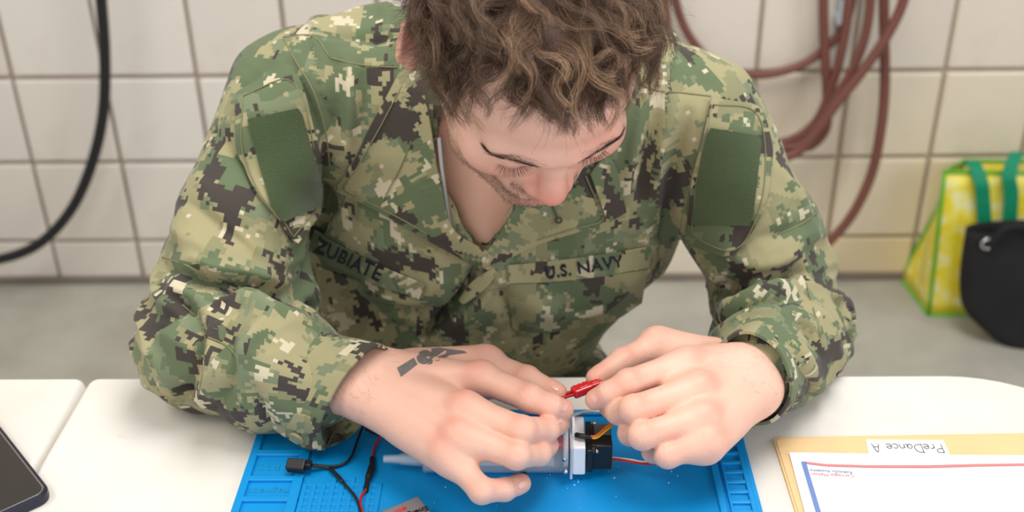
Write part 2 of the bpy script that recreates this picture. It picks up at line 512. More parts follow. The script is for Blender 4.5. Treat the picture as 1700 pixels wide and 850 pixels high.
# ------------------------------------------------------------------ blue silicone mat
M_BLUE = plain('blue_silicone', srgb(0, 138, 206), 0.42, var=0.05, scale=40, bump=0.06, bscale=900)
M_BLUED = plain('blue_silicone_letter', srgb(20, 142, 196), 0.5)
mTL, mTR = PT(431, 712, .002), PT(1221, 688, .002)
mBL, mBR = PT(391, 832, .002), PT(1262, 832, .002)
mx0, mx1 = float((mTL[0] + mBL[0]) / 2), float((mTR[0] + mBR[0]) / 2)
my1 = float(PT(1000, 683, .003)[1]); my0 = my1 - 0.30
mat_o = empty('soldering_mat', ((mx0 + mx1) / 2, (my0 + my1) / 2, TZ), 'blue silicone repair mat with moulded trays and slots on the white table', 'work mat')
print('mat', mx0, mx1, my0, my1)
bm = bmesh.new()
bm_box(bm, ((mx0 + mx1) / 2, (my0 + my1) / 2, TZ + .0012), (mx1 - mx0, my1 - my0, .0024), .0008)
_rk = [0]
def ridge(x0, x1, y0, y1, h=.0036, bv=.0009):
    _rk[0] += 1; h = h - .00004 * (_rk[0] % 9)
    bm_box(bm, ((x0 + x1) / 2, (y0 + y1) / 2, TZ + .0012 + h / 2), (x1 - x0, y1 - y0, h), bv)
# outer rim
ridge(mx0, mx1, my1 - .007, my1, .0046)
ridge(mx0, mx1, my0, my0 + .007)
ridge(mx0, mx0 + .007, my0, my1, .0046); ridge(mx1 - .005, mx1, my0, my1, .0046)
lx = float(PT(509, 775, .004)[0])                                   # inner wall of the tray column
ridge(lx - .009, lx, my0, my1, .0046)
trays = []; yy = my1 - .007
for yf, yn in ((748, 757), (791, 799), (825, 833)):
    e1, e0 = float(PT(440, yf, .004)[1]), float(PT(440, yn, .004)[1])
    ridge(mx0, lx, e0, e1, .0046); trays.append((e1, yy)); yy = e0
for k in range(3):
    e1 = yy - .021 - .026 * k
    ridge(mx0, lx, e1 - .006, e1, .0046)
# ladder of slots down the right side
rx0 = mx1 - .031
ridge(rx0 - .004, rx0 + .002, my0, my1, .0046)
ridge(rx0 + .005, rx0 + .0075, my0, my1, .0040); ridge(mx1 - .0085, mx1 - .004, my0, my1, .0046)
k = 0
while my1 - .010 - k * .0128 > my0 + .01:
    ye = my1 - .010 - k * .0128
    ridge(rx0 + .006, mx1 - .004, ye - .0042, ye, .0040, .0007); k += 1
# lattice of small screw pockets
gx0, gx1 = float(PT(500, 830, .003)[0]), float(PT(628, 820, .003)[0])
gy1 = float(PT(560, 804, .003)[1])
nx = 8; ny = 7
cw = (gx1 - gx0) / nx; ch = cw * .98
for i in range(nx + 1): ridge(gx0 + i * cw - .0021, gx0 + i * cw + .0021, gy1 - ny * ch, gy1, .0026, .0005)
for j in range(ny + 1): ridge(gx0 - .002, gx1 + .002, gy1 - j * ch - .0021, gy1 - j * ch + .0021, .0021, .0005)
for i in (3, 4, 5): ridge(gx0 + i * cw - .0021, gx0 + i * cw + .0021, gy1, gy1 + ch, .0026, .0005)
ridge(gx0 + 3 * cw - .002, gx0 + 5 * cw + .002, gy1 + ch - .002, gy1 + ch + .002, .0021, .0005)
bm_done('mat_base', bm, M_BLUE, mat_o)
def flat_text(name, txt, size, c, m, parent, rz=math.pi, h=.0006, z=0.0, bold=0.0, width=None, squash=1.0, shear=0.0):
    V, F, ext = text_geo(txt, size, bold, shear)
    s = 1.0 if width is None else width / ext[0]
    bm = bmesh.new(); cr, sr = math.cos(rz), math.sin(rz)
    V3 = [(c[0] + s * (x * cr - y * squash * sr), c[1] + s * (x * sr + y * squash * cr), TZ + z) for x, y in V]
    add_geo(bm, V3, F, smooth=False)
    if h > 0:
        g = bmesh.ops.extrude_face_region(bm, geom=list(bm.faces))
        for e in g['geom']:
            if isinstance(e, bmesh.types.BMVert): e.co.z += h
    return bm_done(name, bm, m, parent)
for tr, word in ((trays[1], 'PARTS'), (trays[2], 'magnetic')):
    flat_text('embossed_word', word, .011, ((mx0 + .010 + lx - .010) / 2, (tr[0] + tr[1]) / 2), M_BLUED, mat_o, h=.0007, z=.0023, width=.034 if word == 'PARTS' else .037)
# solder and plastic crumbs on the mat
M_CRUMB = plain('white_crumbs', (.8, .8, .8), .5)
bm = bmesh.new()
for k in range(70):
    x = RNG.uniform(lx + .1, rx0 - .02); y = RNG.uniform(my0 + .1, my1 - .03)
    if y > my1 - .04: continue
    r = RNG.uniform(.0002, .00065)
    bm_box(bm, (x, y, TZ + .0024 + r / 2), (r * 2, r, r), 0, Matrix.Rotation(RNG.uniform(0, 3), 3, 'Z'))
o = bm_done('crumbs', bm, M_CRUMB); tag(o, 'tiny white plastic crumbs scattered over the blue mat', 'crumbs', kind='stuff')
MZ = .0026                                         # mat surface over the table

# ------------------------------------------------------------------ phone
M_GLASS = plain('dark_screen_glass', (0.030, 0.028, 0.026), 0.06, var=0.1, scale=8, spec=0.6)
M_CASE = plain('navy_rubber_case', (0.010, 0.012, 0.028), 0.35)
ph_c = PT(88, 822, .006)
ph_top = PT(-3, 706, .006)
d1 = unit((ph_top - ph_c) * (1, 1, 0)); d2 = np.array((-d1[1], d1[0], 0))
if np.dot(d2, (0, -1, 0)) < 0: d2 = -d2
PL, PW = 0.158, 0.080
pc = ph_c + d1 * PL / 2 + d2 * PW / 2
pc[2] = TZ
phone = empty('smartphone', tuple(pc), 'dark screened smartphone in a navy case at the table left front', 'phone')
R_ph = Matrix(((d1[0], -d1[1] , 0), (d1[1], d1[0], 0), (0, 0, 1)))
def slab(name, c, lx_, ly_, h, r, m, parent, R, seg=3, bev=.002):
    bm = bmesh.new()
    pts = []
    for sx, sy, a0 in ((1, 1, 0), (-1, 1, 90), (-1, -1, 180), (1, -1, 270)):
        for k in range(7):
            a = math.radians(a0 + 90 * k / 6)
            pts.append((sx * (lx_ / 2 - r) + r * math.cos(a), sy * (ly_ / 2 - r) + r * math.sin(a)))
    f = bm.faces.new([bm.verts.new((x, y, 0)) for x, y in pts])
    g = bmesh.ops.extrude_face_region(bm, geom=[f])
    tv = [e for e in g['geom'] if isinstance(e, bmesh.types.BMVert)]
    for v in tv: v.co.z = h
    es = [e for e in bm.edges if abs(e.verts[0].co.z - e.verts[1].co.z) < 1e-9]
    bmesh.ops.bevel(bm, geom=es, offset=bev, segments=seg, profile=.5, affect='EDGES')
    bmesh.ops.transform(bm, matrix=Matrix.Translation(Vector(c)) @ R.to_4x4(), verts=bm.verts)
    return bm_done(name, bm, m, parent)
slab('phone_case', pc, PL, PW, .0105, .012, M_CASE, phone, R_ph)
slab('phone_bezel', pc + np.array((0, 0, .0084)), PL - .006, PW - .006, .0026, .009, plain('silver_bezel', (.5, .5, .52), .18, 1.0), phone, R_ph, bev=.0005)
slab('screen', pc + np.array((0, 0, .0088)), PL - .0085, PW - .0085, .0026, .008, M_GLASS, phone, R_ph, bev=.0006)

# ------------------------------------------------------------------ folder and printed sheet
M_MANILA = plain('manila_card', srgb(228, 192, 142), 0.7, var=0.05, scale=30, bump=0.1)
M_PAPER = plain('white_paper', srgb(240, 240, 243), 0.6, var=0.01, scale=20)
def quad_sheet(name, corners, z, th, m, parent, r=0.0, wave=0.0, n=14):
    A, B, C, D = [np.array((p[0], p[1], 0)) for p in corners]   # TL TR BR BL
    V = []; F = []
    for lay in (0, 1):
        for j in range(n + 1):
            for i in range(n + 1):
                s, t = i / n, j / n
                p = (1 - s) * (1 - t) * A + s * (1 - t) * B + s * t * C + (1 - s) * t * D
                zz = z + (th if lay else 0) + wave * (math.sin(7 * s + 1) * .5 + .5) * (1 - t) ** 2
                V.append((p[0], p[1], TZ + zz))
    N = (n + 1) ** 2
    for j in range(n):
        for i in range(n):
            k = j * (n + 1) + i
            F.append((N + k, N + k + 1, N + k + n + 2, N + k + n + 1)); F.append((k, k + n + 1, k + n + 2, k + 1))
    bd = [i for i in range(n)] + [i * (n + 1) + n for i in range(n)] + [n * (n + 1) + n - i for i in range(n)] + [(n - i) * (n + 1) for i in range(n)]
    for a, b_ in zip(bd, bd[1:] + bd[:1]): F.append((a, b_, N + b_, N + a))
    bm = bmesh.new(); add_geo(bm, V, F, smooth=False)
    return bm_done(name, bm, m, parent)
def extend(tl, tr, bl, w_, h_):
    ux = unit((tr - tl) * (1, 1, 0)); uy = unit((bl - tl) * (1, 1, 0))
    return [tl, tl + ux * w_, tl + ux * w_ + uy * h_, tl + uy * h_]
f_tl, f_tr, f_bl = PT(1283, 724, .004), PT(1700, 717, .004), PT(1322, 850, .004)
fol = empty('manila_folder', tuple((f_tl + f_tr) / 2 * (1, 1, 0) + np.array((0, -.1, TZ))), 'tan manila folder with a handwritten white label near the table corner', 'folder')
cf = extend(f_tl, f_tr, f_bl, .245, .27)
def round_sheet(name, corners, z, th, m, parent, r):
    A, B, C, D = [np.array((p[0], p[1], 0.)) for p in corners]
    ux, uy = unit(B - A), unit(D - A)
    pts = []
    for P_, e1, e2 in ((A, uy, ux), (B, -ux, uy), (C, -uy, -ux), (D, ux, -uy)):
        for k in range(6):
            a = math.pi / 2 * k / 5
            pts.append(P_ + e1 * r * (1 - math.sin(a)) + e2 * r * (1 - math.cos(a)))
    bm = bmesh.new()
    f = bm.faces.new([bm.verts.new((p[0], p[1], TZ + z)) for p in pts])
    g = bmesh.ops.extrude_face_region(bm, geom=[f])
    for e in g['geom']:
        if isinstance(e, bmesh.types.BMVert): e.co.z += th
    return bm_done(name, bm, m, parent)
round_sheet('folder_back', cf, 0.0003, .0022, M_MANILA, fol, .006)
off = np.array((.002, -.003, 0))
round_sheet('folder_front', [p + off for p in cf], 0.0026, .0010, M_MANILA, fol, .006)
l_c = [PT(x, y, .0038) for x, y in ((1438, 730), (1566, 731), (1577, 757), (1443, 757))]
quad_sheet('label_sticker', l_c, .0037, .0003, M_PAPER, fol, n=2)
lc = sum(l_c[:4]) / 4
lab_ang = math.atan2(*(l_c[1] - l_c[0])[[1, 0]])
M_INK = plain('black_ink', (0.03, 0.03, 0.035), .6)
# handwriting: pen strokes for the label, rotated half a turn to face the man
GL = {'P': [[(0, 0), (0, 1)], [(0, 1), (.35, .98), (.5, .8), (.38, .58), (0, .5)]],
      'r': [[(0, 0), (0, .5)], [(0, .35), (.15, .5), (.3, .5)]],
      'e': [[(0, .28), (.38, .3), (.34, .5), (.15, .54), (0, .35), (.05, .06), (.25, 0), (.42, .08)]],
      'D': [[(0, 0), (0.02, 1)], [(-.08, .98), (.35, .95), (.6, .6), (.5, .15), (-.05, 0)]],
      'a': [[(.36, .45), (.15, .52), (0, .28), (.1, .02), (.3, .1), (.38, .45), (.38, .12), (.48, 0)]],
      'n': [[(0, .5), (.02, 0)], [(.02, .3), (.2, .5), (.36, .42), (.38, 0)]],
      'c': [[(.38, .42), (.2, .52), (.02, .3), (.1, .04), (.28, 0), (.4, .1)]],
      'A': [[(0, 0), (.28, 1), (.55, 0)], [(.1, .36), (.46, .36)]], ' ': []}
adv = {'P': .62, 'r': .42, 'e': .55, 'D': .76, 'a': .6, 'n': .52, 'c': .52, 'A': .6, ' ': .45}
bm = bmesh.new(); x = 0; S = .0118
tot = sum(adv[c] for c in 'PreDance A')
ex = np.array((math.cos(lab_ang), math.sin(lab_ang), 0)); ey = np.array((-ex[1], ex[0], 0))
for ch_ in 'PreDance A':
    for st in GL[ch_]:
        P3 = [lc - ex * ((x + a - tot / 2) * S) * .94 - ey * ((b_ - .42) * S) + np.array((0, 0, .00045)) for a, b_ in st]
        P3 = [np.array((p[0], p[1], TZ + .0043)) for p in P3]
        V, F = tube_geo(catmull(P3, 5) if len(P3) > 2 else P3, .00034, 6); add_geo(bm, V, F)
    x += adv[ch_]
bm_done('handwriting', bm, M_INK, fol)
p_tl, p_tr, p_bl = PT(1310, 752, .005), PT(1700, 757, .005), PT(1336, 850, .005)
sheet = empty('printed_sheet', tuple((p_tl + p_tr) / 2 * (1, 1, 0) + np.array((0, -.08, TZ + .004))), 'white printed paper with red and blue border lines on the manila folder', 'paper')
cs = extend(p_tl, p_tr, p_bl, .216, .25)
quad_sheet('paper', cs, .0042, .0009, M_PAPER, sheet, wave=.0006)
M_RED = plain('red_print', srgb(226, 128, 128), .6); M_BLU = plain('blue_print', srgb(104, 130, 186), .6)
def band(name, pts, wv, m, z=.00535):
    V = []; F = []
    for p, wd in pts:
        V += [(p[0], p[1], TZ + z), (p[0] + wv[0] * wd, p[1] + wv[1] * wd, TZ + z)]
    n = len(pts)
    V += [(a, b_, c - .0004) for a, b_, c in V]; n2 = 2 * n
    for i in range(n - 1):
        F.append((2 * i, 2 * i + 2, 2 * i + 3, 2 * i + 1)); F.append((n2 + 2 * i, n2 + 2 * i + 1, n2 + 2 * i + 3, n2 + 2 * i + 2))
        F.append((2 * i, n2 + 2 * i, n2 + 2 * i + 2, 2 * i + 2)); F.append((2 * i + 1, 2 * i + 3, n2 + 2 * i + 3, n2 + 2 * i + 1))
    return bm_done(name, (lambda b_: (add_geo(b_, V, F, smooth=False), b_)[1])(bmesh.new()), m, sheet)
ux = unit((cs[1] - cs[0]) * (1, 1, 0)); uy = unit((cs[3] - cs[0]) * (1, 1, 0))
r0 = PT(1332, 768, .005)
rl = [PT(x, y, .0053) for x, y in ((1337, 768), (1370, 772), (1440, 774), (1540, 774), (1620, 772), (1700, 771))]
rl.append(rl[-1] + ux * .03)
band('red_line', [(p, .0026) for p in rl], -uy * -1, M_RED, .0066)
b0, b1 = PT(1330, 768, .0053), PT(1354, 850, .0053)
b1 = b0 + (b1 - b0) * 3.2
band('blue_line', [(b0 + (b1 - b0) * t, .0040) for t in (0, .25, .5, .75, 1)], ux, M_BLU, .0066)
ang = math.atan2(ux[1], ux[0])
flat_text('print_line', 'Carnegie Mellon', .0075, PT(1382, 789, .0055), M_RED, sheet, rz=ang + math.pi - .06, h=.0002, z=.0062, width=.036)
flat_text('print_line', 'Robotics Academy', .0075, PT(1379, 783, .0055), M_BLU, sheet, rz=ang + math.pi - .06, h=.0002, z=.0062, width=.036)

# ------------------------------------------------------------------ syringe with printed adapter and servo
def make_clear(name, col, alpha, rough=.25):
    q = NT(name); b = q.b
    q.l.new(q.mix(q.noise(q.obj(), 40, 2), c4(col), c4([min(1, c * 1.06) for c in col])), b.inputs['Base Color'])
    b.inputs['Roughness'].default_value = rough; b.inputs['Alpha'].default_value = alpha
    b.inputs['Specular IOR Level'].default_value = .6
    return q.m
M_POLY = make_clear('milky_polypropylene', (.74, .82, .90), .26)
M_POLY2 = make_clear('clear_flange_plastic', (.86, .88, .92), .55, .2)
M_RUBB = plain('blue_grey_rubber', (.05, .075, .12), .5)
M_WHITE = plain('white_printed_plastic', (.86, .87, .88), .5, bump=.15, bscale=900)
M_BLKP = plain('black_plastic', (.012, .012, .013), .38)
M_GREYP = plain('dark_grey_label', (.10, .10, .10), .5)
M_STEEL = plain('steel_screw', (.72, .72, .72), .22, 1.0)
sr = .0118
sL, sRt = PT(702, 762, MZ + sr), PT(938, 762, MZ + sr)
sx = unit(sRt - sL); sx[2] = 0; sx = unit(sx)
sy = np.array((-sx[1], sx[0], 0)); sz = np.array((0, 0, 1.0))
syr = empty('syringe_actuator', tuple((sL + sRt) / 2 * (1, 1, 0) + np.array((0, 0, TZ + MZ))), 'translucent plastic syringe with a white adapter and black servo on the blue mat', 'syringe')
def SP(a, b=0., c=0.): return sL + sx * a + sy * b + sz * c
SL = float(np.dot(sRt - sL, sx))
bm = bmesh.new()
def lathe(bm, prof, n=28, mat=0):
    V = []; F = []
    for a, r in prof:
        for k in range(n):
            t = 2 * math.pi * k / n; V.append(SP(a, r * math.cos(t), r * math.sin(t)))
    for i in range(len(prof) - 1):
        for k in range(n): F.append((i * n + k, i * n + (k + 1) % n, (i + 1) * n + (k + 1) % n, (i + 1) * n + k))
    add_geo(bm, V, F, mat)
nz = [(-.0345, .0024), (-.0345, .0034), (-.0200, .0042), (-.0198, .0050), (-.004, .0062), (-.0006, .0066), (0, .0095), (.0012, sr), (SL, sr), (SL, sr - .0012), (.002, sr - .0012), (.001, .0085), (0, .0045), (-.0345, .0022)]
lathe(bm, nz); bm_done('barrel', bm, M_POLY, syr, True)
bm = bmesh.new()
for a in (.0115, .0165, .0195):
    lathe(bm, [(a, .003), (a, sr - .0009), (a + .0013, sr - .0009), (a + .0013, .003)], 24)
lathe(bm, [(.012, 0.0001), (.012, sr - .0016), (.024, sr - .0016), (.024, 0.0001)], 24)
bm_done('plunger_seal', bm, M_RUBB, syr)
bm = bmesh.new()
bm_box(bm, SP(.070, 0, 0), (.090, .004, .013), .001, Matrix.Rotation(math.atan2(sx[1], sx[0]), 3, 'Z'))
bm_done('plunger_rod', bm, plain('pale_plunger', (.75, .80, .86), .5), syr)
Rz = Matrix.Rotation(math.atan2(sx[1], sx[0]), 3, 'Z')
bm = bmesh.new(); bm_box(bm, SP(SL - .003, -.004 + .012, .010), (.014, .012, .010), .002, Rz)
bm_done('pink_spacer', bm, plain('pink_plastic', srgb(232, 130, 145), .5), syr)
bm = bmesh.new(); bm_box(bm, SP(.0885, -sr - .0012, -sr + .004), (.005, .003, .007), .0006, Rz)
bm_done('rubber_stop', bm, M_BLKP, syr)
def atx(px): return float(np.dot(PT(px, 745, .02) - sL, sx))
a0, a1, a2, a3 = atx(934), atx(947), atx(972), atx(1014)
def SQ(a, b=0., c=0.): return SP(a, b + .006, c + .006)
# flange plates
bm = bmesh.new()
bm_cyl(bm, SQ(a0, 0, .004), SQ(a0 + .0045, 0, .004), .0215, n=32)
bm_box(bm, SQ(a1, 0, .004), (.0022, .050, .034), .0006, Rz)
bm_done('flange_plate', bm, M_POLY2, syr)
bm = bmesh.new()
bm_box(bm, SQ((a1 + a2) / 2, .001, .0035), (a2 - a1 - .002, .044, .030), .0015, Rz)
bm_cyl(bm, SQ(a1 + .001, .004, .019), SQ(a1 + .0035, .004, .019), .011, n=28)
bm_done('servo_adapter', bm, M_WHITE, syr)
for b_, c_ in ((-.006, .0185), (.010, .0175), (-.0195, .004)):
    bm = bmesh.new()
    bm_cyl(bm, SQ(a0 + .0003, b_, c_), SQ(a0 + .0028, b_, c_ + .0028), .0024, n=12); bm_done('screw', bm, M_STEEL, syr)
bm = bmesh.new(); bm_cyl(bm, SQ(a0 + .002, -.0225, -.003), SQ(a0 + .002, -.0265, -.005), .0020, n=10); bm_done('screw', bm, M_STEEL, syr)
for b_ in (.0185, -.0115, -.0175):
    bm = bmesh.new(); bm_ball(bm, SQ(a2 + .0085, b_, .013 if b_ > 0 else .012), .0022); bm_done('screw', bm, M_STEEL, syr)
bm = bmesh.new()
bm_box(bm, SQ(a2 + .0028, 0, .003), (.005, .041, .024), .0008, Rz)
bm_box(bm, SQ((a2 + a3) / 2 + .002, -.001, .004), (a3 - a2 - .004, .031, .026), .0010, Rz)
for b_ in (-.011, -.0175):
    bm_cyl(bm, SQ(a2 + .004, b_, .013), SQ(a2 + .008, b_, .013), .0042, n=14)
bm_done('servo_body', bm, M_BLKP, syr)
bm = bmesh.new()
bm_box(bm, SQ((a2 + a3) / 2 + .0035, .006, .0172), (a3 - a2 - .008, .0155, .0006), .0002, Rz)
bm_done('servo_label', bm, M_GREYP, syr)
# ------------------------------------------------------------------ wires
M_WBLK = plain('black_wire', (.010, .010, .011), .4)
M_WRED = plain('red_wire', srgb(190, 22, 34), .4)
M_WWHT = plain('white_wire', (.85, .83, .82), .4)
M_WYEL = plain('yellow_wire', srgb(238, 178, 20), .4)
M_WORG = plain('orange_wire', srgb(196, 92, 30), .4)
M_WBRN = plain('brown_wire', srgb(140, 48, 34), .4)
def ppath(P_): return [PT(x, y, z) for x, y, z in P_]
lead = empty('motor_lead', tuple(PT(963, 727, .02)), 'yellow and orange wire pair with a black sleeve leaving the white adapter', 'wire')
tube('sleeve', ppath([(956, 722, .0425), (966, 724, .0435), (984, 727, .0415)]), .0024, M_WBLK, lead)
tube('wire', ppath([(980, 727, .0420), (991, 726, .0430), (1004, 716, .0450), (1022, 700, .048), (1040, 682, .052)]), .0012, M_WYEL, lead)
tube('wire', ppath([(980, 725, .0430), (991, 723, .0445), (1005, 711, .0470), (1020, 700, .050), (1040, 680, .053)]), .0012, M_WORG, lead)
sl = empty('servo_lead', tuple(PT(1004, 760, .02)), 'white and red wire pair from the black servo to the hand at right', 'wire')
tube('wire', ppath([(1001, 757, .018), (1003, 760, .020), (1020, 760, .019), (1045, 763, .018), (1070, 767, .022), (1092, 764, .030), (1110, 745, .045)]), .0010, M_WWHT, sl)
tube('wire', ppath([(1001, 759, .018), (1003, 763, .020), (1020, 763, .019), (1045, 766, .018), (1070, 770, .022), (1092, 767, .030), (1112, 747, .045)]), .0011, M_WRED, sl)
wl = empty('plug_wire', tuple(PT(975, 688, .03)), 'white wire with brown underside running from fingers across the mat edge', 'wire')
tube('wire', ppath([(925, 708, .050), (940, 694, .044), (958, 687, .040), (978, 682, .036), (1000, 683, .038), (1022, 686, .046)]), .0014, M_WWHT, wl)
tube('wire', ppath([(925, 709.5, .048), (940, 695.5, .042), (958, 688.4, .038), (978, 683.2, .034), (1000, 684.2, .036), (1022, 687, .044)]), .0010, M_WBRN, wl)
# black two-pole plug and its leads
jack = empty('barrel_plug', tuple(PT(494, 774, MZ)), 'small black square plug with two black leads on the mat tray', 'plug')
bm = bmesh.new()
jc = PT(492, 773, .012)
bm_box(bm, jc, (.0165, .0105, .0090), .0012, Matrix.Rotation(math.radians(-7), 3, 'Z') @ Matrix.Rotation(math.radians(24), 3, 'X'))
jd = PT(511, 772, .011)
bm_box(bm, jd, (.0070, .0075, .0065), .001, Matrix.Rotation(math.radians(-7), 3, 'Z'))
bm_done('plug_body', bm, M_BLKP, jack)
tube('lead', ppath([(510, 771, .010), (530, 773, .007), (556, 774, .005), (574, 768, .005), (584, 757, .006), (590, 742, .008), (597, 722, .010), (606, 700, .012)]), .0013, M_WBLK, jack)
tube('lead', ppath([(510, 774, .010), (530, 775, .007), (548, 778, .005), (562, 792, .0055), (576, 808, .0060), (588, 822, .0060), (596, 838, .006), (600, 856, .006), (603, 880, .006)]), .0012, M_WBLK, jack)
tube('sleeve', ppath([(548, 778, .0055), (560, 790, .006), (569, 800, .0065)]), .0019, M_WBLK, jack)
bl_ = empty('battery_lead', tuple(PT(612, 790, MZ)), 'red wire spliced with black shrink tubing leading to the battery', 'wire')
tube('wire', ppath([(670, 690, .030), (658, 704, .020), (645, 717, .012), (630, 727, .008), (621, 745, .005), (618, 765, .005)]), .0011, M_WRED, bl_)
tube('shrink_sleeve', ppath([(618, 760, .005), (617, 775, .0055), (611, 795, .0055), (607, 816, .005)]), [.0024] * 8 + [.0032] * 8 + [.0024] * 9, M_WBLK, bl_)
tube('wire', ppath([(607, 815, .0055), (600, 823, .006), (598, 836, .006), (602, 852, .006), (607, 880, .006)]), .0011, M_WRED, bl_)
bk = empty('black_lead', tuple(PT(640, 720, MZ)), 'thin black wire looping under the hand beside the red wire', 'wire')
tube('wire', ppath([(606, 712, .006), (618, 719, .004), (634, 722, .004), (650, 716, .006), (662, 707, .012), (676, 700, .025)]), .0010, M_WBLK, bk)
# ------------------------------------------------------------------ nine-volt battery
b_tr, b_tl = PT(694, 823, .019), PT(640, 845, .019)
bu = unit((b_tr - b_tl) * (1, 1, 0)); bv = np.array((bu[1], -bu[0], 0))
BW, BL_ = .0475, .0265
bc = b_tr - bu * BW / 2 + bv * BL_ / 2; bc[2] = TZ + MZ
Rb = Matrix(((bu[0], -bu[1], 0), (bu[1], bu[0], 0), (0, 0, 1)))
bat = empty('battery', tuple(bc), 'silver and black nine volt battery lying on the mat front edge', 'battery')
bm = bmesh.new(); bm_box(bm, bc + np.array((0, 0, .0083)) + bu * .006, (BW - .012, BL_, .0165), .0012, Rb)
bm_done('battery_can', bm, plain('silver_wrap', (.34, .33, .33), .32, .75), bat)
bm = bmesh.new(); bm_box(bm, bc + np.array((0, 0, .0083)) - bu * (BW / 2 - .006), (.0122, BL_, .0165), .0012, Rb)
bm_done('battery_end', bm, M_BLKP, bat)
ba = math.atan2(bu[1], bu[0])
tz = MZ + .01665
flat_text('brand_print', 'Energizer', .010, bc + bu * .0085 + bv * .0035, plain('black_print', (.01, .01, .01), .4), bat, rz=ba + math.pi, h=.0002, z=tz, bold=.0003, width=.031, shear=.15)
flat_text('small_print', 'MAX', .005, bc + bu * .0035 - bv * .0048 * 1, plain('red_print_battery', srgb(214, 30, 36), .4), bat, rz=ba + math.pi, h=.0002, z=tz, bold=.0002, width=.011, shear=.15)
